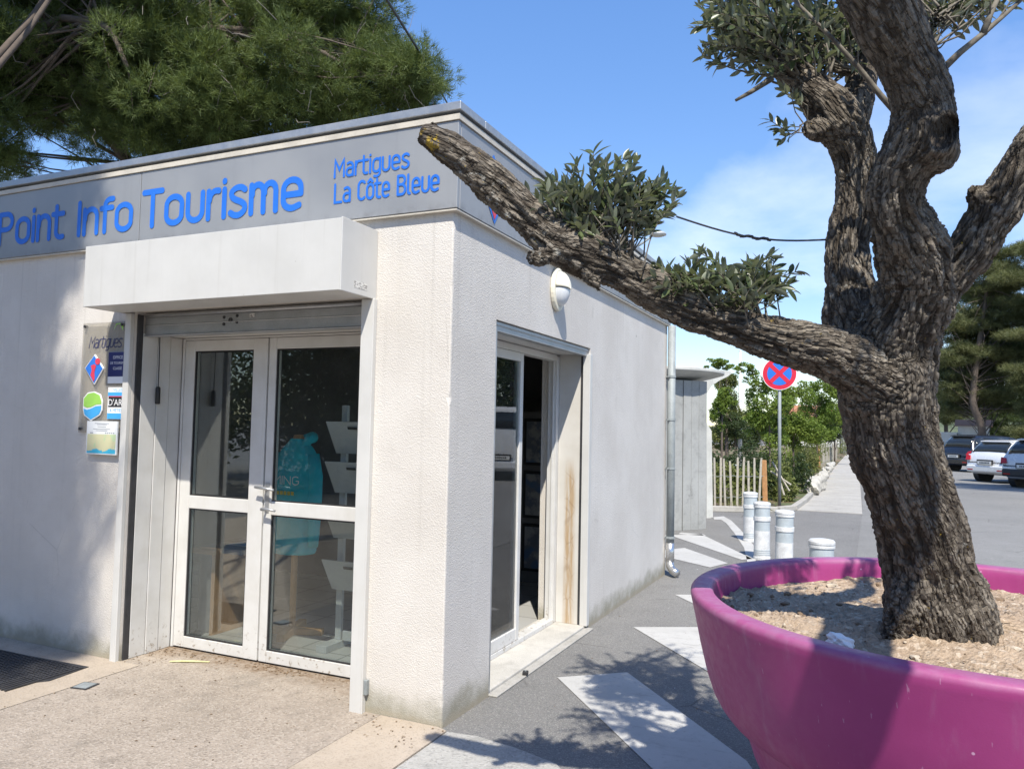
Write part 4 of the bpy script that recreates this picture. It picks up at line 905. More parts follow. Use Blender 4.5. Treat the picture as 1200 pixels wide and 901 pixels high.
right = limb_px([(1070, 385, 80, 2.52), (1100, 335, 62, 2.48), (1132, 298, 66, 2.44), (1165, 250, 66, 2.40), (1198, 195, 62, 2.36), (1240, 130, 56, 2.30), (1300, 30, 44, 2.26), (1340, -90, 30, 2.24)])
stubs = [limb_px([(655, 292, 30, 2.33), (640, 300, 28, 2.30), (618, 302, 26, 2.28)]), limb_px([(690, 320, 30, 2.34), (700, 336, 16, 2.33), (702, 345, 6, 2.33)]),
         limb_px([(560, 200, 26, 2.34), (545, 178, 20, 2.35), (505, 142, 8, 2.36)]), limb_px([(620, 250, 22, 2.34), (600, 222, 14, 2.35), (580, 195, 6, 2.36)]),
         limb_px([(985, 150, 44, 2.72), (955, 152, 30, 2.70), (942, 150, 22, 2.69)]), limb_px([(1076, 168, 96, 2.24), (1100, 162, 98, 2.21), (1114, 158, 84, 2.19), (1122, 156, 60, 2.18)]),
         limb_px([(1150, 240, 40, 2.40), (1138, 218, 22, 2.38)]), limb_px([(960, 395, 30, 2.5), (950, 380, 18, 2.5)]), limb_px([(1095, 345, 40, 2.44), (1098, 310, 26, 2.42), (1102, 296, 14, 2.41)]),
         limb_px([(1080, 640, 50, 2.65), (1068, 685, 56, 2.64), (1054, 722, 44, 2.63), (1042, 752, 28, 2.62)]), limb_px([(1098, 640, 50, 2.66), (1126, 690, 60, 2.68), (1150, 728, 44, 2.68), (1170, 760, 26, 2.68)]), limb_px([(1088, 640, 50, 2.62), (1098, 690, 56, 2.61), (1106, 728, 46, 2.60), (1109, 760, 26, 2.59)])]
def hollow(V, Nn, plate):               # the open knot on the foreground limb, its inner shade painted by the crack value
    d = V-CAM; z = d@FW; px = 600+FOC*(d@RT)/z; py = 450.5-FOC*(d@UP)/z
    m = (np.hypot(px-1104, py-159) < 6) & (z < 2.6); h_ = V[m][z[m].argmin()]; ax = (h_-CAM)/np.linalg.norm(h_-CAM)
    r = V-h_; al = r@ax; pr_ = r-al[:, None]*ax; rx = (pr_@RT)/.030; ry = (pr_@UP)/.042; q = np.sqrt(rx**2+ry**2)
    near = (np.abs(al) < .10)
    push = np.where(near, .055*np.clip(1-q, 0, 1)**.6, 0)-np.where(near, .014*np.exp(-((q-1.25)/.28)**2), 0)
    return V+push[:, None]*ax, np.where(near & (q < 1), 0, plate)
grow_wood('trunk', [trunk[:-1]+front[1:], bough, back, back2, right], TREE, TR_O, .0062, 0, 1.0, hollow, stubs)

# leaves
def leaf_mesh(name, L, W, curl, m):
    V = []; F = []; n = 5
    for i in range(n+1):
        s = i/n; w = W*.5*(math.sin(math.pi*min(1, s*.92+.05))**.75)*(1-.25*s); z = curl*L*(s*s)-.0
        if i == n: w = .0006
        V += [(s*L, -w, z+w*.35), (s*L, 0, z), (s*L, w, z+w*.35)]
    for i in range(n):
        a = i*3; F += [(a, a+3, a+4, a+1), (a+1, a+4, a+5, a+2)]
    return np.array(V), np.array(F)
M_OLV = mat_leaf('olive_leaf', (.034, .052, .022), (.125, .155, .065), .2, .34, back=(.21, .23, .165))
LEAVES = [leaf_mesh('leaf', L, W, c, None) for L, W, c in ((.050, .0185, -.10), (.044, .019, .05), (.054, .0185, -.2), (.038, .017, .12), (.047, .0205, -.05))]
leaf_me = []
for V_, F_ in LEAVES:
    o_ = fast_mesh('leaf', V_, F_, M_OLV, None, True); leaf_me.append(o_.data); bpy.data.objects.remove(o_)
twig_mb = MB(); leaf_list = []                          # (matrix 4x4 world, variant)
def orient(p, d, up, roll):
    d = d/np.linalg.norm(d); s = np.cross(up, d); s /= np.linalg.norm(s)+1e-9; u = np.cross(d, s)
    s2 = s*math.cos(roll)+u*math.sin(roll); u2 = -s*math.sin(roll)+u*math.cos(roll)
    M = np.eye(4); M[:3, 0] = d; M[:3, 1] = s2; M[:3, 2] = u2; M[:3, 3] = p; return M
def shoot(p0, p1, r0=.004, start=.35, step=.017, lmin=.75, bend=.06):
    p0 = np.array(p0); p1 = np.array(p1); Ln = np.linalg.norm(p1-p0)
    mid = (p0+p1)/2+NR.normal(0, bend, 3)*Ln*1.4+np.array([0, 0, .05*Ln]); C_ = catmull([p0, mid, p1], 6)
    twig_mb.tube(C_, list(np.linspace(r0, .0014, len(C_))), 5)
    seg = np.linalg.norm(np.diff(C_, axis=0), axis=1); cs = np.r_[0, np.cumsum(seg)]; tot = cs[-1]
    s = tot*start; ang = rnd.uniform(0, 6.28)
    while s < tot:
        i = min(np.searchsorted(cs, s)-1, len(seg)-1); i = max(i, 0); f = (s-cs[i])/seg[i]; p = C_[i]+(C_[i+1]-C_[i])*f; d = (C_[i+1]-C_[i])/seg[i]
        a = np.cross(d, [0, 0, 1.0]); a /= np.linalg.norm(a)+1e-9; c = np.cross(d, a)
        for sgn in (0, math.pi):
            w = ang+sgn+rnd.gauss(0, .25); out = a*math.cos(w)+c*math.sin(w); dv = d*rnd.uniform(.5, 1.0)+out*rnd.uniform(.6, 1.0)+np.array([0, 0, .12])
            if rnd.random() < .92: leaf_list.append((orient(p, dv, np.array([0, 0, 1.0])+NR.normal(0, .25, 3), rnd.gauss(0, .5)), rnd.randrange(5), rnd.uniform(lmin, 1.12)))
        ang += 1.57; s += step*rnd.uniform(.8, 1.3)
    for k in range(2): leaf_list.append((orient(C_[-1], C_[-1]-C_[-2]+NR.normal(0, .01, 3), np.array([0, 0, 1.0]), rnd.gauss(0, .6)), rnd.randrange(5), rnd.uniform(.6, .95)))
def blob_pt(cx_, cy_, rx, ry, d, rd, shell=.35):
    while True:
        a = NR.uniform(-1, 1, 3); r = np.linalg.norm(a)
        if r < 1 and r > shell: return at(cx_+a[0]*rx, cy_+a[1]*ry, d+a[2]*rd)
def cluster(roots, blobs, n, r0=.005, **k):
    for i in range(n):
        ro = roots[rnd.randrange(len(roots))]; bl = blobs[rnd.randrange(len(blobs))]
        p1 = blob_pt(*bl)
        # side shoots spring from a main shoot part of the way along
        p0 = np.array(ro)+NR.normal(0, .012, 3); m = p0+(p1-p0)*rnd.uniform(.15, .4)+NR.normal(0, .02, 3)
        twig_mb.tube([p0, m], [r0, r0*.7], 5, False); shoot(m, p1, r0*.6, **k)
A0 = [at(700, 296, 2.36), at(716, 304, 2.36), at(678, 288, 2.36), at(735, 315, 2.37)]
cluster(A0, [(705, 218, 60, 44, 2.36, .17), (735, 212, 48, 38, 2.38, .15), (656, 234, 40, 26, 2.34, .10), (768, 238, 34, 26, 2.38, .08), (690, 256, 66, 28, 2.36, .12)], 104, .0042, start=.46, step=.0185)
B0 = [at(790, 352, 2.40), at(830, 368, 2.42), at(860, 380, 2.43), at(900, 388, 2.45)]
cluster(B0, [(835, 316, 72, 26, 2.42, .13), (890, 316, 52, 28, 2.46, .12), (860, 342, 80, 24, 2.42, .12), (778, 330, 24, 24, 2.40, .08)], 96, .004, start=.44, step=.0185)
C0 = [at(918, 72, 2.78), at(900, 40, 2.82), at(945, 100, 2.74), at(1012, 90, 2.84), at(960, 110, 2.74), at(1018, 40, 2.9)]
cluster(C0, [(878, 52, 64, 50, 2.8, .25), (850, 15, 42, 60, 2.8, .22), (945, 35, 80, 55, 2.85, .28), (1005, 50, 50, 60, 2.9, .25), (900, -10, 90, 55, 2.85, .28)], 195, .006, start=.4, step=.022)
cluster([at(940, 150, 2.70), at(945, 148, 2.70)], [(908, 150, 14, 22, 2.68, .05), (915, 120, 18, 20, 2.7, .06)], 7, .003, start=.3, step=.025)
D0_ = [at(1085, 60, 2.3), at(1100, 20, 2.3), at(1030, 20, 2.6)]
cluster(D0_, [(1095, 16, 52, 32, 2.5, .16), (1135, 0, 60, 30, 2.45, .16), (1060, -20, 60, 34, 2.6, .2), (1170, -25, 50, 30, 2.4, .14)], 70, .004, start=.4, step=.023)
# crown above the picture: shades the bough, the soil and the ground
E0 = [at(880, -40, 2.86), at(1030, -50, 2.95), at(985, -130, 2.08), at(1000, -230, 2.1), at(1340, -90, 2.24), at(1290, 50, 2.26)]
cluster(E0[:2], [(880, -110, 110, 80, 2.9, .3), (1030, -120, 90, 70, 2.95, .3)], 60, .006, start=.25, step=.032)
cluster(E0[2:4], [(960, -260, 150, 110, 2.1, .28), (880, -200, 80, 60, 2.1, .2)], 40, .006, start=.25, step=.032)
cluster(E0[4:], [(1360, -160, 80, 60, 2.25, .2)], 12, .006, start=.25, step=.032)
# unseen boughs added sunward to keep the fork and upper limbs in shade
F0 = at(1000, -230, 2.1); SH_ = [at(1085, 160, 2.24)+SUN*1.3, at(1060, 260, 2.34)+SUN*1.5, at(1060, 340, 2.42)+SUN*1.75, at(1045, 60, 2.18)+SUN*1.1, at(1130, 300, 2.42)+SUN*1.6]
for p in SH_:
    twig_mb.tube(catmull([F0, (F0+p)/2+np.array([.05, -.08, .12]), p], 4), .012, 6)
    for q in range(13): e = NR.normal(0, 1, 3); e /= np.linalg.norm(e); shoot(p-e*.04, p+e*np.array([.20, .20, .14])*NR.uniform(.6, 1.15), .004, start=.15, step=.026)
# bare twigs
for rows in ([(1098, 88, 2.2), (1125, 62, 2.2), (1152, 40, 2.2), (1175, 20, 2.2), (1206, -8, 2.2)], [(1152, 40, 2.2), (1160, 18, 2.2), (1178, -20, 2.2)], [(1066, 150, 2.45), (1032, 112, 2.45), (1005, 78, 2.45), (975, 45, 2.45), (925, -5, 2.45)], [(905, 92, 2.7), (880, 108, 2.7), (862, 118, 2.7)], [(1098, 96, 2.2), (1112, 92, 2.2)]):
    twig_mb.tube([at(*q) for q in rows], list(np.linspace(.011, .005, len(rows))), 7)
for p, q in ((at(1165, 30, 2.2), at(1200, -20, 2.2)), (at(1160, 20, 2.2), at(1150, -30, 2.2)), (at(1005, 78, 2.45), at(1020, 20, 2.4)), (at(975, 45, 2.45), at(940, 20, 2.45))): shoot(p, q, .003, .3, .03)
twig_mb.build('twigs', M_TWIG, TREE, TR_O, smooth=True, kind='stuff')
# the leaves that show largest become parts of their own, the rest one mass
sc_ = []
for M, vi, s in leaf_list:
    p = M[:3, 3]-CAM; z = p@FW; x = 600+FOC*(p@RT)/z; y = 450.5-FOC*(p@UP)/z
    face = abs(M[:3, 2]@(p/np.linalg.norm(p)))
    sc_.append((s/z*(.5+face) if (5 < x < 1195 and 5 < y < 780) else 0))
order = np.argsort(-np.array(sc_)); single = set(order[:300].tolist())
VV = []; FF = []; k = 0
for i, (M, vi, s) in enumerate(leaf_list):
    if i in single:
        o = bpy.data.objects.new('leaf', leaf_me[vi]); COL.objects.link(o); o.parent = TREE
        M2 = M.copy(); M2[:3, :3] *= s; M2[:3, 3] -= TR_O; o.matrix_local = Matrix(M2.tolist())
    else:
        V_, F_ = LEAVES[vi]; VV.append(V_*s@M[:3, :3].T+M[:3, 3]-TR_O); FF.append(F_+k); k += len(V_)
fast_mesh('foliage', np.vstack(VV), np.vstack(FF), M_OLV, TREE, True, kind='stuff')
print('olive leaves', len(leaf_list))

# wire tied from the leafy bough to the upright limb
w0, w1 = at(793, 254, 2.40), at(968, 281, 2.69)
pts = [w0+(w1-w0)*s+np.array([0, 0, -.03*math.sin(math.pi*s)]) for s in np.linspace(0, 1, 15)]
b = MB(); b.tube(pts, .0032, 6); b.tube([p+np.array([.003*math.sin(i*9), 0, .003*math.cos(i*7)]) for i, p in enumerate([pts[0]+(pts[-1]-pts[0])*s+np.array([0, 0, -.03*math.sin(math.pi*s)]) for s in np.linspace(.36, .60, 22)])], .0048, 5)
tag(b.build('tie_wire', M_DARKSTEEL), 'thin dark twisted tie wire strung between two limbs of the olive', 'wire')

# unseen olive added behind the camera; its bough casts the planter's bar of shade
T2 = np.array([2.75, -5.2, .9])
TREE2 = empty('olive_tree', tuple(T2), 'unseen pruned olive added behind the camera to shade the magenta planter', 'tree')
grow_wood('trunk', [[(2.75, -5.2, .85, .17), (2.72, -5.1, 1.4, .15), (2.70, -4.8, 2.0, .14), (2.66, -4.2, 2.5, .13), (2.66, -3.4, 2.78, .12), (2.70, -2.75, 2.92, .118), (2.72, -2.4, 2.99, .12), (2.755, -2.0, 3.07, .115), (2.763, -1.90, 3.09, .11), (2.766, -1.85, 3.10, .09)], [(2.70, -4.8, 2.0, .12), (3.0, -5.0, 2.6, .1), (3.2, -5.3, 3.2, .07)]], TREE2, T2, .016, 50)
PL2 = empty('planter', (2.75, -5.2, 0), 'unseen magenta planter added to hold the unseen olive', 'planter')  # planter added under the unseen olive
b = MB(); b.lathe([(r*.75, z*.95) for r, z in prof], n=64); b.f = [f for f in b.f if len(f) == 4]; b.build('pot', M_POT, PL2, smooth=True)
b = MB(); b.lathe([(.68, .83), (.3, .87), (.001, .88)], n=40); b.f = [f for f in b.f if len(f) == 4]; b.build('soil', M_SOIL, PL2, smooth=True)

# ------------------------------------------------------------------ trees behind
M_PINE = mat_leaf('pine_needles', (.034, .062, .018), (.135, .180, .050), .28, .6)
M_PINEF = mat_leaf('far_pine_needles', (.055, .072, .032), (.155, .165, .068), .25, .6)
M_BROAD = mat_leaf('fresh_green_leaf', (.11, .185, .028), (.22, .29, .055), .42, .5)
M_DARKB = mat_leaf('dark_green_leaf', (.022, .042, .014), (.060, .088, .028), .22, .5)
M_SCRUB = mat_leaf('scrub_leaf', (.09, .118, .028), (.19, .21, .065), .3, .6)
M_PTRUNK = plain('pine_bark', (.12, .095, .078), .9, 0, .35, 9, bump=.8); M_GTWIG = plain('dead_twig', (.25, .225, .195), .85, 0, .25, 20)
def tufts(P, D, n, L, W, spread=.75, jit=.22):
    """n thin needles round each point P along D"""
    N = len(P); P = np.repeat(P, n, 0); D = np.repeat(D, n, 0)
    d = D+NR.normal(0, spread, (N*n, 3)); d /= np.linalg.norm(d, axis=1)[:, None]
    s = np.cross(d, NR.normal(0, 1, (N*n, 3))); s /= np.linalg.norm(s, axis=1)[:, None]
    l = L*NR.uniform(.7, 1.25, (N*n, 1)); P = P+NR.normal(0, L*jit, (N*n, 3))
    V = np.stack([P-s*W, P+s*W, P+d*l], 1).reshape(-1, 3); return V, np.arange(N*n*3).reshape(-1, 3)
def leafquads(P, L, W):
    N = len(P); d = NR.normal(0, 1, (N, 3)); d /= np.linalg.norm(d, axis=1)[:, None]; s = np.cross(d, NR.normal(0, 1, (N, 3))); s /= np.linalg.norm(s, axis=1)[:, None]
    l = L*NR.uniform(.6, 1.3, (N, 1)); w = W*NR.uniform(.7, 1.2, (N, 1)); up = np.cross(d, s)*l*.15
    V = np.stack([P-d*l*.5, P-s*w*.5+up, P+d*l*.5, P+s*w*.5+up], 1).reshape(-1, 3); return V, np.arange(N*4).reshape(-1, 4)
def sub_blobs(blobs, k, f=.34):
    out = []
    for c, r in blobs:
        c = np.array(c); r = np.array(r, float)
        for i in range(k):
            a = NR.normal(0, 1, 3); a /= np.linalg.norm(a); q = NR.uniform(.45, .98)
            out.append((c+a*r*q, r*f*NR.uniform(.55, 1.25)))
    return out
def pts_in(subs, n, flat=1.0):
    w = np.array([np.prod(r)**(1/1.5) for c, r in subs]); w /= w.sum(); idx = NR.choice(len(subs), n, p=w)
    a = NR.normal(0, 1, (n, 3)); a /= np.linalg.norm(a, axis=1)[:, None]; a *= NR.uniform(.25, 1, (n, 1))**.6; a[:, 2] *= flat
    C_ = np.array([subs[i][0] for i in idx]); R_ = np.array([subs[i][1] for i in idx]); return C_+a*R_, a
def tree(name, base, label, trunk_pts, blobs, kind, n, mat, group=None, k=16, size=.2, limbs=True, flat=.7, needles=14, twigs=0, f=.34, wmul=1.0, tmat=None, spread=.75):
    base = np.array(base, float); T = empty(name, tuple(base), label, 'tree', group)
    mb = MB()
    for L in trunk_pts:
        C_ = catmull(L, 4); mb.tube(C_[:, :3], list(C_[:, 3]), 9)
    subs = sub_blobs(blobs, k, f)
    if limbs:
        allp = np.vstack([catmull(L, 4) for L in trunk_pts])
        for c, r in subs[::3]:
            j = np.argsort(np.linalg.norm(allp[:, :3]-np.array(c)-np.array([0, 0, -1.0])*np.linalg.norm(r), axis=1))[rnd.randrange(min(7, len(allp)))]; p0 = allp[j, :3]; r0 = min(allp[j, 3]*.5, .012+.007*np.linalg.norm(c-p0))
            m = (p0+c)/2+NR.normal(0, .1, 3)*np.linalg.norm(c-p0)*.5; C_ = catmull([p0, m, c], 4); mb.tube(C_, list(np.linspace(r0, r0*.25, len(C_))), 6)
    mb.build('trunk', tmat or M_PTRUNK, T, tuple(base), smooth=True)
    P, D = pts_in(subs, n, flat)
    if kind == 'needle': V, F = tufts(P, D+np.array([0, 0, .35]), needles, size, size*.028*wmul, spread)
    else: V, F = leafquads(P, size, size*.55)
    fast_mesh('crown', V-base, F, mat, T, kind='stuff')
    if twigs:
        mb = MB(); P, D = pts_in(subs, twigs, flat)
        for p, d in zip(P, D):
            q = p; pts = [p]; d = d/np.linalg.norm(d)+NR.normal(0, .4, 3)
            for s in range(3): q = q+(d+NR.normal(0, .45, 3))*.14; pts.append(q)
            mb.tube(pts, [.010, .007, .005, .003], 4, False)
        mb.build('twigs', M_GTWIG, T, tuple(base), kind='stuff')
    return T
# pine over the office roof
def A(x, y, d): return tuple(at(x, y, d))
tree('pine_tree', (-13.5, 11.5, 0), 'large dense pine rising behind the flat roof of the office',
     [[(-13.5, 11.5, 0, .32), (-13.2, 11.3, 3, .28), (-12.6, 10.9, 6, .24), (-12.0, 10.6, 9, .18), (-11.5, 10.4, 12, .1)],
      [(-12.8, 11.0, 5, .16), (*A(60, 60, 17.0), .10), (*A(120, 30, 16.0), .07), (*A(150, 80, 15.6), .04)], [(-12.4, 10.8, 7, .14), (*A(200, 60, 16.5), .09), (*A(320, 40, 16.5), .06), (*A(430, 90, 16.5), .04)]],
     [(at(60, 60, 17.5), (2.6, 2.0, 1.6)), (at(-20, 130, 17.5), (1.6, 1.4, 1.3)), (at(190, 100, 17), (2.2, 1.8, 1.5)), (at(180, 10, 17), (2.4, 1.8, 1.6)), (at(330, 60, 17), (2.2, 1.8, 1.6)), (at(330, 140, 17.5), (2.0, 1.5, 1.0)), (at(440, 100, 17), (1.45, 1.4, 1.0)), (at(470, 90, 17), (1.15, 1.2, .8)), (at(380, 0, 17.5), (2.0, 1.6, 1.3)), (at(100, -80, 17.5), (3, 2, 1.6)), (at(310, -60, 17.5), (2.6, 2, 1.4)), (at(240, 175, 18), (2.0, 1.5, .9)), (at(140, 150, 18), (1.5, 1.2, .9)), (at(20, 30, 18), (2.6, 2, 1.6)), (at(80, 110, 18.5), (1.6, 1.4, 1.0)), (at(270, 110, 18.5), (2.2, 1.6, 1.3)), (at(160, 60, 19), (2.6, 1.8, 1.6)), (at(400, 70, 18.5), (2.0, 1.6, 1.3)), (at(-30, 190, 18), (1.2, 1.2, .8))],
     'needle', 46000, M_PINE, 'pines round the car park', k=40, size=.17, needles=20, twigs=900, f=.33, wmul=1.25, flat=.9, spread=.6)
# pine standing in front of it to the left, out of frame: shades the left wall and pavement
tree('pine_tree', (-3.4, -7.6, 0), 'tall pine standing in front of the office beyond the left edge, shading its wall',
     [[(-3.4, -7.6, 0, .26), (-3.3, -7.3, 4, .23), (-3.1, -6.7, 8, .18), (-3.2, -6.4, 12, .08)]],
     [((-0.48, -5.54, 8.5), (.72, .72, .55)), ((-0.98, -4.74, 8.5), (.70, .70, .55)), ((-1.63, -3.84, 8.5), (.75, .75, .55)), ((-1.38, -5.24, 8.6), (1.0, .9, .6)), ((-2.38, -4.44, 8.8), (1.2, 1.0, .7)), ((-2.28, -3.14, 8.5), (1.0, 1.0, .6)), ((-2.83, -5.44, 9.2), (1.3, 1.2, .9)), ((-3.18, -6.4, 11.5), (1.5, 1.4, 1.0)), ((-4.08, -4.2, 9.4), (1.4, 1.2, .8))],
     'needle', 11000, M_PINE, 'pines round the car park', k=26, size=.22, needles=14, f=.38, wmul=1.3, flat=.9)
tree('pine_tree', (-12.8, 3.2, 0), 'unseen tall pine added beyond the left edge to shade the pine behind the roof', [[(-12.8, 3.2, 0, .26), (-12.8, 3.4, 7, .2), (-12.8, 4.6, 14.5, .1)]],  # added out of view to darken the left of the roof pine
     [((-13, 4.4, 14.6), (2.6, 2.2, 1.5)), ((-11.2, 5.0, 14.8), (2.0, 2.0, 1.3)), ((-14.5, 5.5, 13.6), (2.2, 2, 1.3)), ((-13, 6.2, 13.8), (2.2, 2, 1.2))], 'needle', 12000, M_PINE, 'pines round the car park', k=26, size=.22, needles=13, f=.38, wmul=1.3, flat=.9)
tree('evergreen_oak', (13.5, 29.5, 0), 'evergreen oak beyond the white delivery van, outside the view', [[(13.5, 29.5, 0, .2), (13.5, 29.5, 4, .1)]], [((13.5, 29.5, 4.4), (3, 3, 2.8)), ((15, 31, 3.5), (2.6, 2.6, 2.6))], 'leaf', 5000, M_DARKB, 'evergreen oaks opposite the office', k=16, size=.3, flat=1.0, f=.42)
OAKS = ('evergreen oak facing the entrance doors, outside the view', 'evergreen oak farther left facing the entrance, outside the view', 'evergreen oak behind the shading pine, outside the view', 'tallest evergreen oak in the back row, outside the view', 'farthest evergreen oak to the left, outside the view', 'evergreen oak straight behind the added planter, outside the view', 'smallest evergreen oak beside the left end of the office, outside the view')
# trees opposite the office, mirrored in its glass
for k, (x, y, r, h_) in enumerate(((-9.5, -10.5, 2.8, 7), (-14.5, -9, 3.0, 7.5), (-5.5, -14.5, 3.0, 8), (-12, -16, 3.2, 9), (-18.5, -13.5, 3.2, 8), (0.5, -18, 3.0, 7.5), (-15, -3.5, 2.5, 6.5))):
    tree('evergreen_oak', (x, y, 0), OAKS[k], [[(x, y, 0, .2), (x+.1, y, h_*.4, .16), (x, y+.1, h_*.8, .08)]],
         [((x, y, h_*.62), (r, r, h_*.34)), ((x+.8, y+.6, h_*.30), (r*.9, r*.9, h_*.26)), ((x-.8, y-.3, h_*.28), (r*.9, r*.9, h_*.24))], 'leaf', 13000, M_DARKB, 'evergreen oaks opposite the office', k=22, size=.17, flat=1.0, f=.42)
# pines to the right of the car park
def far_pine(px, y0, depth, blobs, label, trunk_px, n, mat=M_PINEF, name='pine_tree', tw=.22):
    g = at(px, 500, depth); base = (g[0], g[1], 0)
    P = [(*base, tw)]+[(*at(x, y, depth), r) for x, y, r in trunk_px]
    return tree(name, base, label, [P], [(at(x, y, depth+dz), (rx, rx*.8, rz)) for x, y, dz, rx, rz in blobs], 'needle', n, mat, 'pines round the car park', k=22, size=.26, needles=13, flat=.6, f=.42, wmul=1.5, spread=.6)
far_pine(1152, 560, 47, [(1150, 330, 0, 2.4, .9), (1185, 305, 1, 2.4, 1.0), (1130, 375, 0, 2.0, .8), (1180, 365, 0, 2.8, 1.0), (1122, 415, 0, 1.7, .65), (1160, 415, 1, 2.6, .8), (1115, 448, 1, 1.5, .6), (1195, 425, 0, 2.4, 1.0), (1145, 458, 1, 2.2, .6), (1190, 470, 1, 2.2, .8), (1112, 395, 2, 1.2, .6), (1165, 345, 2, 2.2, 1.0), (1190, 395, 2, 2.2, 1.0), (1150, 395, 3, 2.2, 1.2), (1120, 432, 3, 1.4, .8), (1170, 445, 3, 2.2, .9), (1125, 480, 2, 1.2, .45), (1112, 472, 3, 1.0, .5), (1108, 425, 4, 1.2, .7), (1140, 435, 4, 2.0, 1.0), (1180, 340, 4, 2.4, 1.4), (1140, 360, 4, 1.8, 1.0)], 'spreading pine with leaning grey trunk behind the dark parked car', [(1150, 500, .22), (1140, 470, .19), (1145, 420, .16), (1155, 350, .10), (1160, 310, .05)], 27000)
far_pine(1235, 560, 44, [(1230, 330, 0, 2.6, 1.2), (1250, 390, 0, 2.8, 1.1), (1222, 440, 0, 1.9, .9), (1240, 290, 0, 2.0, 1.0), (1215, 480, 1, 1.2, .6), (1225, 510, 0, 1.8, .7)], 'pine at the right edge of the car park behind the white cars', [(1232, 480, .2), (1236, 400, .14), (1238, 320, .06)], 15000)
far_pine(1178, 560, 62, [(1160, 480, 0, 2.6, 1.4), (1185, 495, 0, 2.8, 1.3), (1205, 470, 0, 2.6, 1.6), (1170, 505, 0, 2.4, 1.0), (1150, 512, 0, 1.2, .6)], 'low dark pine in the shade beyond the parked cars', [(1178, 505, .15), (1180, 470, .08)], 7000, M_DARKB)
far_pine(1420, 560, 26, [(1400, 200, 0, 2.4, 1.2), (1440, 260, 0, 2.8, 1.3), (1460, 180, 0, 2.6, 1.3), (1380, 290, -2, 2.0, 1.0), (1420, 330, -1, 2.2, .9)], 'pine outside the right edge of the view shading the road', [(1420, 420, .2), (1425, 300, .15), (1428, 220, .08)], 2600)
far_pine(1380, 560, 18, [(1400, 60, 0, 1.8, .8), (1440, 120, 0, 2.0, .9), (1370, 130, 1, 1.5, .7)], 'second pine outside the right edge of the view near the van', [(1385, 400, .18), (1395, 250, .14), (1400, 120, .08)], 1500)

far_pine(1110, 560, 60, [(1100, 468, 0, 1.7, .9), (1122, 458, 0, 2.0, 1.0), (1108, 488, 0, 1.5, .55), (1090, 480, 1, 1.6, .8), (1135, 478, 1, 1.8, .8)], 'small pine behind the white house, partly hidden by the olive trunk', [(1108, 490, .12), (1108, 465, .07)], 5000)
# broadleaf trees and shrubs behind the fence
def small_tree(px, depth, blobs, label, n, mat, size=.14, k=14, name='young_tree', trunks=None, group='trees behind the picket fence', r=.028):
    g = at(px, 500, depth); base = (g[0], g[1], .05)
    P = trunks or [[(*base, r)]+[(*at(px+(blobs[0][0]-px)*s, 500+(blobs[0][1]-500)*s, depth), r*(1-.7*s)) for s in (.3, .65, 1)]]
    return tree(name, base, label, P, [(at(x, y, depth+dz), (rx, rx*.8, rz)) for x, y, dz, rx, rz in blobs], 'leaf', int(n*4), mat, group, k=k, size=size*.52, flat=1.0, f=.34)
small_tree(852, 19.5, [(850, 478, 0, .40, .55), (852, 500, 0, .50, .35)], 'dark evergreen tree beside the concrete shelter', 1800, M_DARKB, .09, 14, r=.05)
small_tree(846, 17.2, [(846, 485, 0, .30, .40), (850, 470, 0, .28, .30), (836, 425, .5, .34, .12), (848, 430, .5, .25, .10)], 'bright leafy sapling growing right beside the concrete shelter', 900, M_BROAD, .11, 10)
small_tree(862, 26, [(862, 470, 0, .75, .85), (850, 450, 0, .5, .5), (855, 505, 0, .8, .6)], 'olive-brown rounded evergreen behind the white flagpole', 2200, M_SCRUB, .15, 14, r=.04)
small_tree(903, 21, [(898, 470, 0, .62, .62), (888, 445, 0, .40, .45), (905, 505, 0, .7, .5), (885, 490, 0, .4, .35), (873, 432, 0, .28, .16)], 'loose bright green young tree behind the no-stopping sign', 1500, M_BROAD, .17, 16)
small_tree(930, 24, [(930, 480, 0, .75, .75), (925, 455, 0, .5, .4), (940, 505, 0, .8, .5), (915, 500, 0, .6, .5)], 'broad green young tree in the middle of the planting bed', 2300, M_BROAD, .17, 16)
small_tree(958, 28, [(955, 475, 0, .8, .8), (968, 460, 0, .7, .6), (950, 505, 0, .9, .6), (972, 495, 0, .6, .6)], 'bright green young tree close to the leaning olive trunk', 2600, M_BROAD, .17, 16)
small_tree(978, 40, [(978, 480, 0, 1.0, .9), (986, 500, 0, .8, .6), (970, 505, 0, 1.0, .6)], 'darker green tree at the far end of the path', 1800, M_DARKB, .22, 14, r=.04)
small_tree(880, 34, [(876, 500, 0, 1.3, .9), (895, 505, 0, 1.2, .8), (860, 512, 0, 1.2, .7)], 'dark round tree far behind the picket fence', 2200, M_DARKB, .2, 14, r=.04)
def shrub(px, py, depth, rx, rz, label, n, mat, size=.1, group='shrubs in the planting bed'):
    g = at(px, py, depth); base = np.array([g[0], g[1], .06]); T = empty('shrub', tuple(base), label, 'shrub', group)
    mb = MB()
    for i in range(9):
        a = NR.normal(0, 1, 3); a[2] = abs(a[2])+.4; a /= np.linalg.norm(a); q = base+a*np.array([rx, rx, rz])*.9; mb.tube([base, (base+q)/2+NR.normal(0, .04, 3), q], [.014, .009, .004], 5, False)
    mb.build('stems', M_GTWIG, T, tuple(base), kind='stuff')
    subs = sub_blobs([(base+np.array([0, 0, rz*.85]), (rx, rx*.8, rz))], 14, .42); P, D = pts_in(subs, n); P[:, 2] = np.maximum(P[:, 2], .07); V, F = leafquads(P, size, size*.45); fast_mesh('foliage', V-base, F, mat, T, kind='stuff')
    return T
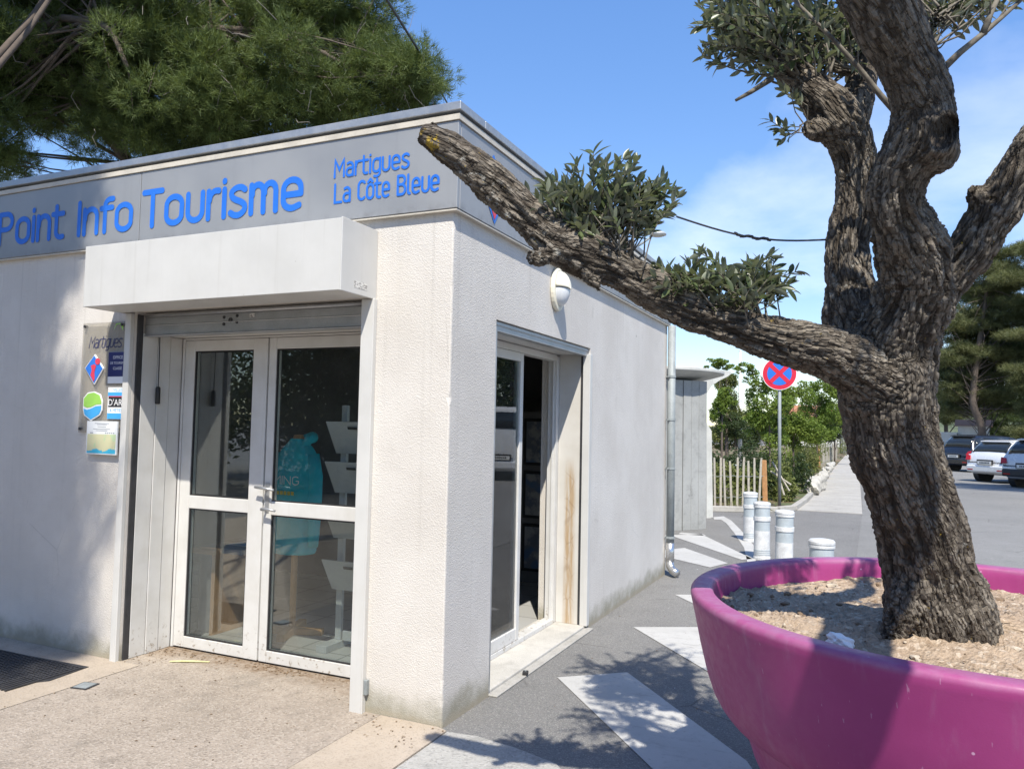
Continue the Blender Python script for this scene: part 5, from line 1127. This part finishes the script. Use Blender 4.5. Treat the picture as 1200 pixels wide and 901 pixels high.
for q in [(841, 560, 18.5, .5, .6, 'dark shrub right behind the corner of the concrete shelter', 1300, M_DARKB), (850, 545, 22.0, .8, .6, 'dark shrub mass behind the saplings next to the shelter', 1500, M_DARKB), (876, 545, 24.0, .9, .65, 'dark shrub behind the flagpole and utility box', 1600, M_DARKB), (896, 540, 27.0, .9, .7, 'dark shrub in shade beneath the loose young tree', 1500, M_DARKB),
          (848, 580, 17.0, .55, .50, 'dense scrubby shrub directly behind the left end of the picket fence', 1300, M_SCRUB),
          (872, 575, 17.5, .55, .48, 'rounded shrub behind the middle pickets and the flagpole', 1300, M_SCRUB),
          (893, 575, 18.0, .45, .50, 'shrub behind the orange wooden post', 1000, M_DARKB),
          (905, 572, 18.5, .42, .55, 'tall grassy shrub behind the fallen pickets', 1000, M_SCRUB),
          (918, 575, 17.6, .38, .40, 'low brownish shrub behind the foot of the sign post', 800, M_SCRUB),
          (930, 565, 20.0, .50, .55, 'dark green shrub on the slope right of the sign post', 1300, M_DARKB),
          (936, 545, 25.0, .65, .65, 'mid-green shrub before the bright young trees', 1500, M_SCRUB),
          (944, 530, 31.0, .8, .75, 'yellow-green shrub left of the far picket fence', 1600, M_SCRUB),
          (962, 518, 44.0, .9, .8, 'yellow-green shrub above the far picket fence', 1400, M_SCRUB),
          (985, 522, 50.0, .8, .8, 'small bright shrub at the far end of the kerb', 900, M_SCRUB),
          (915, 535, 27.0, .9, .7, 'bright shrub behind the sign post', 1500, M_BROAD)]:
    shrub(*q)
V = []; 
P = np.stack([NR.uniform(-2.5, .6, 5200), NR.uniform(12.6, 40, 5200), np.full(5200, .07)], 1); P[:, 0] = np.where(P[:, 1] < 17, P[:, 0]-.15, P[:, 0]); P = P[(P[:, 0] < .55-(P[:, 1]-13)*.004) & (NR.random(len(P)) < np.clip(.25-.5*P[:, 0], .12, 1))]
D = np.tile(np.array([0, 0, 1.0]), (len(P), 1)); V, F = tufts(P, D, 5, .20, .006, .45)
tag(fast_mesh('grass', V, F, M_SCRUB), 'dry green grass and weeds covering the planting bed', 'grass', kind='stuff')

# ------------------------------------------------------------------ concrete shelter
f0 = np.array([-1.35, 8.15]); fd = np.array([.414, .520])/np.linalg.norm([.414, .520])    # front face direction
fn = np.array([fd[1], -fd[0]])                                                           # towards the camera
S_R = np.array([-.349, 9.324]); 
SHL = empty('concrete_shelter', (S_R[0], S_R[1], 0), 'grey board-marked concrete shelter with flaring mushroom roof behind the office', 'shelter')
sorg = (S_R[0], S_R[1], 0)
def fp(s, o, z): p = S_R-fd*s+fn*o; return (p[0], p[1], z)
bw = [.0, .17, .33, .50, .68, .85, 1.02, 1.2, 1.4]
for i in range(8):
    b = MB(); d_ = .006*((i*37) % 3-1); b.prism([fp(bw[i]+.004, -.3, 0.0), fp(bw[i+1]-.004, -.3, 0), fp(bw[i+1]-.004, d_, 0), fp(bw[i]+.004, d_, 0)], (0, 0, 2.42)); b.build('plank', M_BOARDC, SHL, sorg, bevel=.004)
b = MB(); b.prism([fp(.01, -.1, 0), fp(1.4, -.1, 0), fp(1.4, -2.4, 0), fp(.01, -2.4, 0)], (0, 0, 2.40)); b.build('wall', M_BOARDC, SHL, sorg)
# pilaster with the concave flare under the roof, seen as one profile
px_prof = [(828, 608), (835.5, 606), (834, 505), (829, 497), (825.5, 487), (825.5, 474), (828, 462), (834, 452), (843, 446), (853, 441), (857, 438), (857, 435.5), (845, 433.5), (800, 433), (760, 432), (760, 449), (800, 450), (822, 452), (820, 470), (822, 500), (828, 503)]
pp = []
pn = np.array([-.655, 10.972]); 
for x, y in px_prof:
    # plane through the pilaster foot, parallel to the front face
    d = FW+RT*(x-600)/FOC-UP*(y-450.5)/FOC; o0 = np.array([pn[0], pn[1]]); t_ = ((o0-CAM[:2])@fn)/(d[:2]@fn); pp.append(CAM+d*t_)
b = MB(); b.prism(pp, (-fn[0]*.5, -fn[1]*.5, 0)); b.build('flared_pilaster', plain('pale_concrete', (.50, .50, .47), .85, 0, .15, 5), SHL, sorg)
# circular roof slab with curved underside
b = MB(); cR = 1.42; cc = S_R-fd*.52-fn*1.15; b.lathe([(.001, 2.42), (.7, 2.425), (1.05, 2.46), (1.3, 2.525), (cR, 2.56), (cR+.01, 2.57), (cR+.01, 2.605), (cR-.02, 2.615), (.001, 2.66)], (cc[0]-sorg[0], cc[1]-sorg[1], 0), 72); b.build('roof_slab', plain('pale_concrete', (.50, .50, .47), .85, 0, .15, 5), SHL, smooth=False)

# ------------------------------------------------------------------ bollards
M_BOL = plain('bollard_white', (.62, .63, .635), .4, 0, .28, 9); M_BAND = plain('reflective_band', (.42, .47, .50), .4, .1, .12, 9)
B0_ = None
labels = ['white ringed bollard nearest the picket fence', 'second white ringed bollard out from the picket fence', 'third white ringed bollard, before the one hidden by the planter rim', 'white ringed bollard with only its cap and collar showing above the planter rim']
spots = [(.479, 8.28), (.83, 6.69), (1.18, 5.76)]
g4 = on(962, 632, 2, .715); spots.append((g4[0], g4[1]))
for i, (x, y) in enumerate(spots):
    if i == 0:
        B0_ = empty('bollard', (x, y, 0), labels[0], 'bollard', 'white bollards along the crossing')
        b = MB(); b.lathe([(.105, 0), (.105, .03), (.098, .035), (.098, .27), (.098, .272), (.098, .36)], n=28); b.build('post', M_BOL, B0_, smooth=False)
        b = MB(); b.lathe([(.097, .361), (.097, .48)], n=40); b.build('reflective_band', M_BAND, B0_)
        b = MB(); b.lathe([(.104, .481), (.106, .486), (.106, .530), (.104, .535)], n=28); b.build('collar', M_BOL, B0_)
        b = MB(); b.lathe([(.097, .536), (.097, .645)], n=40); b.build('reflective_band', M_BAND, B0_)
        b = MB(); b.lathe([(.102, .646), (.106, .650), (.106, .668), (.101, .671), (.101, .677), (.107, .681), (.107, .700), (.095, .714), (.05, .722), (.001, .724)], n=28); b.build('cap', M_BOL, B0_)
        for z in (.06, .085, .11):
            b = MB(); b.lathe([(.100, z), (.101, z+.003), (.101, z+.010), (.100, z+.013)], n=28); b.build('ring', M_BAND, B0_)
    else:
        o = copy_tree(B0_); o.location = (x, y, 0); o['label'] = labels[i]; o.rotation_euler = (rnd.gauss(0, .01), rnd.gauss(0, .012), i)

# ------------------------------------------------------------------ picket fences
M_PALE = plain('chestnut_pale', (.40, .37, .31), .85, 0, .3, 14, bump=.6)
pk_me = None
FE = empty('picket_fence', (-.83, 12.55, .06), 'low chestnut picket fence on wires beside the concrete shelter', 'fence')
fa, fb = np.array([-1.05, 12.60]), np.array([-.20, 13.15])
def paling(parent, porg, a, c, pxs, depthfun, h, lean=.022, w=.022, protos=[]):
    if not protos:
        for k in range(3):
            b = MB(); b.prism([(-w, -.009, 0), (w, -.009, 0), (w*.9, .009, 0), (-w*.85, .012, 0)], (.006*(k-1), 0, .93)); b.prism([(-w*.8+.006*(k-1), -.008, .93), (w*.85+.006*(k-1), -.008, .93), (w*.75+.006*(k-1), .008, .93), (-w*.75+.006*(k-1), .009, .93)], (.004*k-.002, 0, .05+.02*k)); o = b.build('picket', M_PALE, parent); protos.append(o.data); bpy.data.objects.remove(o)
    for k, s in enumerate(pxs):
        p = a+(c-a)*s; o = bpy.data.objects.new('picket', protos[k % 3]); COL.objects.link(o); o.parent = parent
        o.location = (p[0]-porg[0], p[1]-porg[1], rnd.uniform(-.03, .02)); ang = math.atan2((c-a)[1], (c-a)[0]); o.rotation_euler = (rnd.gauss(0, .02), rnd.gauss(0, lean), ang+rnd.gauss(0, .2)); o.scale = (1, 1, h*rnd.uniform(.96, 1.04))
def inter(px):     # where the view column px crosses the fence line
    d = FW+RT*(px-600)/FOC; n = np.array([-(fb-fa)[1], (fb-fa)[0]]); t_ = ((fa-CAM[:2])@n)/(d[:2]@n); p = CAM[:2]+d[:2]*t_; return float((p-fa)@(fb-fa)/((fb-fa)@(fb-fa)))
paling(FE, (-.83, 12.55, .06), fa, fb, [inter(x) for x in (838.5, 845.3, 850.5, 858, 864.4, 871, 878, 884.4, 889.8)], None, 1.0)
for z in (.25, .68):
    b = MB(); p0 = np.array([*(fa+(fb-fa)*-.05), z]); p1 = np.array([*(fa+(fb-fa)*1.35), z]); b.tube([p0+(p1-p0)*s+np.array([0, 0, .015*math.sin(s*40)]) for s in np.linspace(0, 1, 24)], .006, 5); b.build('wire', M_ZINC, FE, (-.83, 12.55, .06))
pe = fa+(fb-fa)*inter(897.5)
b = MB(); b.prism([(pe[0]-.055, pe[1]-.03, .0), (pe[0]+.045, pe[1]-.03, 0), (pe[0]+.045, pe[1]+.05, 0), (pe[0]-.055, pe[1]+.05, 0)], (-.03, 0, 1.02)); b.build('end_post', plain('orange_wood', (.42, .22, .09), .75, 0, .25, 14, bump=.4), FE, (-.83, 12.55, .06), bevel=.012)
# fallen pickets
for k, (q0, q1) in enumerate((((905, 541), (925, 575)), ((908, 545), (919, 580)), ((903, 552), (927, 568)))):
    p0, p1 = at(*q0, 16.5), at(*q1, 16.2); b = MB(); b.tube([p0, (p0+p1)/2, p1], [.018, .02, .018], 5); tag(b.build('loose_picket', M_PALE), ['grey loose picket leaning steepest by the sign post', 'grey loose picket leaning between two others by the sign post', 'grey loose picket lying flattest by the sign post'][k], 'picket', 'fallen pickets by the sign post')
FE2 = empty('picket_fence', (.3, 32, .06), 'weathered grey picket fence farther along the path', 'fence')
fa2, fb2 = np.array([.14, 33.0]), np.array([.40, 46.0])
paling(FE2, (.3, 32, .06), fa2, fb2, list(np.linspace(0, 1, 34)), None, 1.05, .02)
for z in (.25, .75):
    b = MB(); b.tube([(*fa2, z), (*((fa2+fb2)/2), z+.02), (*fb2, z)], .008, 5); b.build('wire', M_ZINC, FE2, (.3, 32, .06))
b = MB(); b.tube([(.13, 32.9, 0), (.10, 32.9, 1.1)], .05, 8); b.build('end_post', plain('orange_wood', (.42, .22, .09), .75), FE2, (.3, 32, .06))

# ------------------------------------------------------------------ no-stopping sign
SG = empty('road_sign', (.385, 13.4, 0), 'round blue and red no-stopping sign on a galvanised post by the path', 'road sign')
b = MB(); b.tube([(0, 0, 0), (0, 0, 3.15)], .034, 14); b.build('post', M_ZINC, SG, smooth=True)
cz = 2.83; yaw = math.atan2(CAM[0]-.385, 13.4-CAM[1])
face = bpy.data.objects.new('sign_disc', bpy.data.meshes.new('sign_disc')); 
def disc2(r, z0, y): return [(r*math.cos(2*math.pi*i/40), y, cz+r*math.sin(2*math.pi*i/40)) for i in range(40)]
def rotz(pts, a): return [(x*math.cos(a)-y*math.sin(a), x*math.sin(a)+y*math.cos(a), z) for x, y, z in pts]
def sgn(name, pts, th, m, par): mb = MB(); mb.prism(rotz(pts, yaw*.4), np.array([math.sin(yaw*.4)*th, -math.cos(yaw*.4)*th, 0])); return mb.build(name, m, par)
M_SB = plain('sign_blue', (.025, .16, .62), .35, 0, .05); M_SR = plain('sign_red', (.60, .02, .05), .35, 0, .05)
dsc = sgn('sign_disc', disc2(.345, 0, -.04), .012, M_LOGOW, SG); sgn('red_ring', disc2(.332, 0, -.0525), .002, M_SR, dsc); sgn('blue_field', disc2(.245, 0, -.0555), .002, M_SB, dsc)
for k in (1, -1):
    u_ = np.array([1, k])/math.sqrt(2); v_ = np.array([-u_[1], u_[0]]); pts = []
    for a_, c_ in ((-.26, -.042), (.26, -.042), (.26, .042), (-.26, .042)): p = u_*a_+v_*c_; pts.append((p[0], -.0585-.0015*(k > 0), cz+p[1]))
    sgn('red_cross_bar', pts if k > 0 else pts, .002, M_SR, dsc)
# flagpole and utility box behind the fence
g = at(867, 545, 26); t0 = empty('flagpole', (g[0], g[1], 0), 'slim white pole standing behind the picket fence', 'pole')
b = MB(); b.tube([(0, 0, 0), (0, 0, 1.6), (0, 0, 4.3)], [.075, .07, .045], 12); b.build('pole', M_BOL, t0, smooth=True); b = MB(); b.lathe([(.05, 4.3), (.05, 4.33), (.001, 4.36)], n=12); b.build('cap', M_BOL, t0)
g = at(859, 541, 24); t0 = empty('utility_box', (g[0], g[1], .06), 'pale blue-grey utility box behind the picket fence', 'box', rz=.3)
b = MB(); b.box((-.20, -.14, 0), (.20, .14, .50)); b.build('body', plain('box_blue', (.42, .48, .54), .5), t0, bevel=.01); b = MB(); b.box((-.23, -.17, .50), (.23, .17, .54)); b.build('lid', plain('box_blue', (.42, .48, .54), .5), t0, bevel=.01); b = MB(); b.box((-.18, -.15, .03), (.18, -.141, .47)); b.build('door', plain('box_blue', (.42, .48, .54), .5), t0, bevel=.004)
# white-painted rocks along the path
M_ROCK = plain('whitewashed_rock', (.46, .44, .39), .9, 0, .35, 6, bump=.5)
def rock(p, s, rz, label, group='whitewashed rocks along the path'):
    bm_ = bmesh.new(); bmesh.ops.create_icosphere(bm_, subdivisions=3, radius=1); sd = rnd.uniform(0, 9)
    for v in bm_.verts:
        c = v.co; k = 1+.16*math.sin(c.x*3+sd)*math.sin(c.y*4+sd)+.10*math.sin(c.z*6+c.x*5+sd)+.05*math.sin(c.y*13+c.z*9)
        v.co = Vector((max(-.82, min(.82, c.x))*s[0]*k, max(-.85, min(.85, c.y))*s[1]*k, max(-.7, min(.75, c.z))*s[2]*k+s[2]*.55))
    me = bpy.data.meshes.new('rock'); bm_.to_mesh(me); bm_.free(); me.materials.append(M_ROCK); o = link(bpy.data.objects.new('rock', me)); o.location = p; o.rotation_euler = (0, 0, rz)
    b_ = tag(o, label, 'rock', group)
rock((.72, 18.3, 0), (.22, .55, .26), .05, 'nearest whitewashed rock at the start of the path edge')
rock((.74, 19.6, 0), (.24, .65, .30), -.1, 'largest whitewashed rock in the row along the path')
rock((.70, 21.2, 0), (.22, .7, .24), .05, 'third whitewashed rock from the sign post')
rock((.66, 23.4, 0), (.20, .8, .22), 0, 'long low whitewashed rock beside the slope')
rock((.62, 26.2, 0), (.20, .9, .2), 0, 'whitewashed rock before the far picket fence')
rock((.56, 30.0, 0), (.20, 1.2, .2), 0, 'far whitewashed rock beside the weathered picket fence')
rock((.50, 35.5, 0), (.20, 1.6, .2), 0, 'farthest whitewashed rock along the path')
# garden gate at the end of the path
g = at(992, 530, 60); t0 = empty('garden_gate', (g[0]+.2, g[1], 0), 'dark grey gate closing the far end of the path', 'gate')
b = MB(); b.box((-.7, 0, 0), (-.58, .12, 1.75)); b.build('post', M_DARKSTEEL, t0); b = MB(); b.box((1.2, 0, 0), (1.32, .12, 1.75)); b.build('post', M_DARKSTEEL, t0)
for k in range(9): b = MB(); b.box((-.57+k*.196, .03, .1), (-.57+k*.196+.17, .06, 1.6)); b.build('board', plain('gate_grey', (.14, .15, .14), .6), t0)
for z in (.3, 1.35): b = MB(); b.box((-.58, .061, z), (1.2, .09, z+.08)); b.build('rail', plain('gate_grey', (.14, .15, .14), .6), t0)
# street lamp behind the office
g = at(742, 292, 14.5); hp = at(771, 275.5, 14.5)
t0 = empty('street_lamp', (g[0], g[1], 0), 'street lamp with oval head just showing above the office sign band', 'street lamp')
b = MB(); b.tube([(0, 0, 0), (0, 0, 2.0), (0, 0, g[2]+.05)], [.07, .06, .04], 12); b.build('pole', M_ZINC, t0, smooth=True)
b = MB(); b.tube([(0, 0, g[2]), tuple((hp-g)*.5+np.array([0, 0, g[2]+.02])), tuple(hp-g+np.array([-.1, 0, g[2]]))], [.025, .02, .02], 8); b.build('arm', M_ZINC, t0, smooth=True)
b = MB(); b.lathe([(.001, -.03), (.10, -.025), (.155, -.005), (.16, .012), (.13, .045), (.06, .065), (.001, .07)], tuple(hp-g+np.array([0, 0, g[2]])), 24); b.build('head', plain('lamp_head', (.50, .52, .53), .4, .3), t0, smooth=True)
# overhead cable in front of the pine
b = MB(); c0, c1 = at(425, -45, 11.0), at(487, 54, 15.5); c2 = at(540, 150, 24); b.tube([c0+(at(380, -130, 9)-c0), c0, c1, c2], .022, 8); tag(b.build('overhead_cable', M_BLACK), 'black overhead cable crossing the pine above the office roof', 'cable')

# ------------------------------------------------------------------ buildings far right
g = at(1098, 520, 52); HU = empty('white_house', (g[0], g[1], 0), 'small white house with terracotta roof behind the parked cars', 'house', rz=-.12)
M_HW = plain('house_white', (.74, .73, .70), .8, 0, .1, 2); M_TILE = plain('terracotta', (.38, .17, .09), .85, 0, .3, 6)
b = MB()
for k in range(12): pass
for k in range(11):
    b = MB(); b.box((-1.0, -.03, .1+k*.16), (1.15, .02, .1+k*.16+.14)); b.build('cladding_board', M_HW, HU)
b = MB(); b.box((-1.6, .02, 0), (1.16, 2.4, 1.86)); b.build('annex', M_HW, HU)
b = MB(); b.box((1.2, .9, 0), (3.0, 5, 2.3)); b.build('wall', M_HW, HU)
b = MB(); b.prism([(1.0, .6, 2.302), (1.0, 5.3, 2.302), (1.0, 2.9, 2.75)], (2.2, 0, 0)); b.build('roof', M_TILE, HU)
b = MB(); b.box((1.8, .87, .8), (2.6, .899, 1.7)); w_ = b.build('window', M_HW, HU); b = MB(); b.box((1.85, .86, .85), (2.55, .869, 1.65)); b.build('pane', plain('dark_pane', (.03, .035, .04), .1), w_)
g = at(987, 508, 90); HU2 = empty('white_house', (g[0], g[1], 0), 'distant pale house with red roof showing between the green trees', 'house')
b = MB(); b.box((-4.5, 0, 0), (1.6, 5, 2.3)); b.build('wall', M_HW, HU2); b = MB(); b.prism([(-4.8, -.3, 2.302), (-4.8, 5.3, 2.302), (-4.8, 2.5, 3.7)], (6.7, 0, 0)); b.build('roof', M_TILE, HU2); b = MB(); b.box((-.4, -.03, .8), (.6, -.002, 1.8)); w_ = b.build('window', M_HW, HU2); b = MB(); b.box((-.3, -.04, .9), (.5, -.031, 1.7)); b.build('pane', plain('dark_pane', (.03, .035, .04), .1), w_)
g = at(945, 485, 110); HU3 = empty('pale_house', (g[0], g[1], 0), 'distant house with terracotta roof above the bright young trees', 'house')
b = MB(); b.box((-3, 0, 0), (3, 5, 4.2)); b.build('wall', plain('house_ochre', (.55, .46, .36), .85), HU3); b = MB(); b.prism([(-3.3, -.3, 4.202), (-3.3, 5.3, 4.202), (-3.3, 2.5, 5.6)], (6.6, 0, 0)); b.build('roof', M_TILE, HU3); b = MB(); b.box((-.5, -.03, 2.4), (.5, -.002, 3.6)); b.build('window', plain('dark_pane', (.03, .035, .04), .1), HU3)

# ------------------------------------------------------------------ vehicles
M_CGL = plain('car_glass', (.02, .025, .03), .06, 0, .1, 3, .6); M_TYRE = plain('tyre', (.02, .02, .02), .85, 0, .2, 20); M_RIM = plain('wheel_rim', (.45, .45, .46), .3, .8, .1, 9)
M_TAIL = plain('tail_lamp', (.40, .012, .015), .15, 0, .15, 9); M_PLATE = plain('number_plate', (.68, .68, .66), .4, 0, .06, 20); M_TRIM = plain('car_trim', (.03, .03, .032), .55, 0, .15, 9)
def car_paint(n, c): 
    m = plain(n, c, .28, .1, .015, 2); m.node_tree.nodes['Principled BSDF'].inputs['Coat Weight'].default_value = .7; m.node_tree.nodes['Principled BSDF'].inputs['Coat Roughness'].default_value = .05; return m
def make_car(name, label, cat, loc, rz, paint, L=4.3, W=1.78, H=1.5, kind='hatch', group='cars in the car park', trim_low=False):
    """x runs from the tail (0) to the nose (L)"""
    T = empty(name, loc, label, cat, group, rz); h = W/2
    if kind == 'van':
        st = [(0.0, .45, .90, 1.00, .95), (.03, .34, .97, 1.35, .97), (.10, .30, 1.0, H*.96, .90), (.25, .28, 1.0, H, .86), (1.2, .27, 1.0, H, .86), (2.6, .27, 1.0, H, .86), (3.3, .27, 1.0, H*.98, .85), (3.9, .28, .98, 1.32, .84), (4.5, .30, .93, 1.12, .86), (L-.12, .33, .85, .95, .8), (L, .42, .72, .70, .7)]
        belt = 1.15
    else:
        st = [(0.0, .50, .86, .72, .80), (.05, .36, .93, .92, .86), (.13, .31, .965, 1.02, .86), (.26, .28, .985, H*.82, .80), (.48, .26, 1.0, H*.945, .76), (.85, .25, 1.0, H*.992, .75), (1.5, .25, 1.0, H, .75), (2.2, .25, 1.0, H*.985, .75), (2.65, .25, 1.0, H*.93, .75), (3.05, .25, 1.0, H*.80, .78), (3.45, .26, .99, 1.00, .83), (3.9, .28, .96, .90, .82), (L-.15, .31, .88, .76, .75), (L, .42, .74, .62, .65)]
        st = [(x*L/4.3 if x < L-.2 else x, a, b_, c, d) for x, a, b_, c, d in st]
        belt = .98
    V = []; nring = 15
    for x, zb, wf, zt, rw in st:
        w = h*wf; bl = min(belt, zt-.05); rr_ = h*rw if zt > belt+.1 else w*.86
        half = [(0, zb), (w*.80, zb), (w*.95, zb+.07), (w, zb+.22), (w*.995, (zb+bl)*.5+.1), (w*.965, bl), (rr_, zt-.05), (rr_*.8, zt)]
        ring = half+[(-a, b_) for a, b_ in half[::-1][:-1]]
        ring = half[1:]+[(0, zt+.012)]+[(-a, b_) for a, b_ in half[1:][::-1]]
        V += [(x, a, b_) for a, b_ in ring]
    nr_ = 15; F = []
    for i in range(len(st)-1):
        for j in range(nr_): a = i*nr_+j; c = i*nr_+(j+1) % nr_; F.append((a, c, c+nr_, a+nr_))
    me = bpy.data.meshes.new('body'); me.from_pydata(V, [], F+[tuple(range(nr_))[::-1], tuple((len(st)-1)*nr_+j for j in range(nr_))]); me.update(); me.materials.append(paint)
    for p in me.polygons: p.use_smooth = True
    body = link(bpy.data.objects.new('body', me), T); bv = body.modifiers.new('b', 'BEVEL'); bv.width = .02; bv.segments = 2; bv.limit_method = 'ANGLE'; bv.angle_limit = math.radians(35)
    VA = np.array(V)
    def patch(name, i0, i1, js, m, off=.006, u0=.06, u1=.94, v0=.08, v1=.92):
        """panel over stations i0..i1 and ring strips js, inset, lying just proud of the body"""
        j0, j1 = js; A_ = lambda i, j: VA[i*nr_+j % nr_]
        # inset along the ring between j0 and j1
        ring = []
        n_i = i1-i0+1
        P0 = []; P1 = []
        for k in range(n_i):
            i = i0+k; a = A_(i, j0); c = A_(i, j1)
            mids = [A_(i, j) for j in range(j0+1, j1)]
            P0.append(a); P1.append(c)
        P0 = np.array(P0); P1 = np.array(P1)
        Q0 = P0+(P1-P0)*v0; Q1 = P0+(P1-P0)*v1
        def trim(Q):
            Q = Q.copy(); Q[0] = Q[0]+(Q[1]-Q[0])*u0; Q[-1] = Q[-1]+(Q[-2]-Q[-1])*(1-u1); return Q
        Q0, Q1 = trim(Q0), trim(Q1)
        nrm = np.cross(Q0[-1]-Q0[0], Q1[0]-Q0[0]); nrm /= np.linalg.norm(nrm)
        ctr = VA.mean(0); 
        if nrm@((Q0+Q1).mean(0)/2-ctr) < 0: nrm = -nrm
        if abs(nrm[1]) < .3: bow = .020
        else: bow = 0
        VV = []; FF = []; m_ = j1-j0+1
        def row(i): return np.array([Q_ for Q_ in [A_(i, j) for j in range(j0, j1+1)]])
        rows = [row(i0+k) for k in range(n_i)]
        rows[0] = rows[0]+(rows[1]-rows[0])*u0
        last = rows[-1]+(rows[-2]-rows[-1])*(1-u1) if n_i > 2 else rows[-1]+(row(i0)-rows[-1])*(1-u1); rows[-1] = last
        for rw_ in rows:
            rw_ = rw_.copy()
            if m_ == 2: e0 = rw_[0]+(rw_[1]-rw_[0])*v0; e1 = rw_[0]+(rw_[1]-rw_[0])*v1
            else: e0 = rw_[0]+(rw_[1]-rw_[0])*min(1, v0*4); e1 = rw_[-1]+(rw_[-2]-rw_[-1])*min(1, (1-v1)*4)
            rw_[0] = e0; rw_[-1] = e1; VV += [p+nrm*off for p in rw_]
        for k in range(n_i-1):
            for q in range(m_-1): a = k*m_+q; FF.append((a, a+m_, a+m_+1, a+1))
        mb = MB(); mb.v = [tuple(v) for v in VV]; mb.f = FF; o = mb.build(name, m, T, smooth=True); s = o.modifiers.new('s', 'SOLIDIFY'); s.thickness = .01; s.offset = 0; return o
    # ring strips: 0..4 side low..belt (+y), 4-5 side glass (+y), 5..9 roof, 9-10 side glass (-y)
    if kind == 'van':
        patch('rear_window', 1, 2, (5, 9), M_CGL, .01, .25, .9, .1, .9); patch('windscreen', 6, 8, (5, 9), M_CGL, .012, .05, .95)
        for js in ((4, 5), (9, 10)): patch('side_window', 5, 6, js, M_CGL)
    else:
        patch('rear_window', 2, 4, (5, 9), M_CGL, .012, .25, .92, .07, .93); patch('windscreen', 8, 10, (5, 9), M_CGL, .012, .05, .95)
        for js in ((4, 5), (9, 10)):
            patch('side_window', 3, 5, js, M_CGL, .008, .45, .9); patch('side_window', 5, 7, js, M_CGL, .008, .04, .96); patch('side_window', 7, 9, js, M_CGL, .008, .06, .7)
    z1 = .93 if kind != 'van' else 1.05
    for s in (-1, 1):
        b = MB(); b.prism([(.02, s*h*.70, z1-.15), (.02, s*h*.93, z1-.17), (.10, s*h*.965, z1+.03), (.10, s*h*.78, z1+.01)], (.035, 0, 0)); b.v = [(x-.055, y, z) for x, y, z in b.v]
        if kind == 'van': b = MB(); b.box((-.02, s*h*.78, .72), (.05, s*h*.95, 1.08))
        b.build('tail_light', M_TAIL, T, bevel=.012)
        b = MB(); b.box((-.075, s*h*.55, .42), (-.05, s*h*.80, .46)); b.build('reflector', M_TAIL, T)
    b = MB(); b.prism([(-.07, -h*.86, .36), (-.07, h*.86, .36), (.25, h*1.0, .36), (.25, -h*1.0, .36)], (0, 0, .24)); b.build('bumper', M_TRIM if trim_low else paint, T, bevel=.05, seg=3)
    b = MB(); b.box((-.085, -.28, .64), (-.072, .28, .75)); np_ = b.build('number_plate', M_PLATE, T)
    b = MB()
    for k in range(7): b.box((-.088, -.20+k*.058, .672), (-.0855, -.165+k*.058, .722))
    b.build('plate_print', M_TRIM, np_)
    b = MB(); b.box((-.06, -.33, .62), (-.04, .33, .80)); b.build('plate_recess', M_TRIM, T)
    if kind != 'van': b = MB(); b.prism([(.40, -h*.66, H*.945), (.40, h*.66, H*.945), (.62, h*.68, H*.965), (.62, -h*.68, H*.965)], (0, 0, .035)); b.build('spoiler', paint, T, bevel=.01)
    for s in (-1, 1):
        b = MB(); b.prism([(L*.66, s*h*.98, .96), (L*.66+.10, s*h*.98, .96), (L*.66+.08, s*(h*.98+.15), .97), (L*.66, s*(h*.98+.15), .97)], (0, 0, .10)); b.build('mirror', paint, T, bevel=.02)
        b = MB(); b.box((L-.10, s*h*.45, .62), (L-.02, s*h*.72, .76)); b.build('headlight', M_PLATE, T, bevel=.02)
    for x in (.76*L/4.3, L-.86):
        for s in (-1, 1):
            b = MB(); b.tube([(x, s*(h-.21), .315), (x, s*(h+.006), .315)], .375, 24); b.build('wheel_arch', M_TRIM, T)
            b = MB(); b.tube([(x, s*(h-.20), .31), (x, s*(h-.19), .31), (x, s*(h), .31), (x, s*(h+.012), .31)], [.29, .315, .315, .29], 24); wh = b.build('wheel', M_TYRE, T)
            b = MB(); b.tube([(x, s*(h+.0), .31), (x, s*(h+.020), .31)], .205, 20); b.build('rim', M_RIM, wh)
    for s in (-1, 1):
        b = MB()
        for x in (1.5, 2.55): b.box((x*L/4.3-.006, s*h*.995, .45), (x*L/4.3+.006, s*(h*1.0+.004), 1.0))
        b.build('door_seam', M_TRIM, T)
    return T
P_DK = car_paint('dark_navy_paint', (.012, .014, .022)); P_WH = car_paint('white_car_paint', (.72, .73, .74)); P_SV = car_paint('pearl_car_paint', (.60, .60, .60))
def car_at(px, py, depth_y, ang, off=0): 
    return None
def heading(deg): return math.pi/2-math.radians(deg)          # degrees clockwise from +Y
g = gnd(1136, 553.5); make_car('parked_car', 'dark navy people carrier parked farthest back under the pine', 'car', (g[0]-.55, g[1]+.4, 0), heading(50), P_DK, 4.55, 1.84, 1.68)
g = gnd(1172, 567); make_car('parked_car', 'white hatchback parked between the dark people carrier and the pearl one', 'car', (g[0]-.35, g[1]+.5, 0), heading(50), P_WH, 4.2, 1.8, 1.50)
g = gnd(1196, 572); make_car('parked_car', 'pearl white crossover with dark bumper trim at the right edge', 'car', (g[0]+.12, g[1]-.4, 0), heading(44), P_SV, 4.4, 1.84, 1.60, trim_low=True)
make_car('delivery_van', 'white delivery van parked outside the right edge, mirrored in the sliding door', 'van', (7.3, 17.2, 0), heading(22), P_WH, 5.1, 2.0, 2.2, 'van')
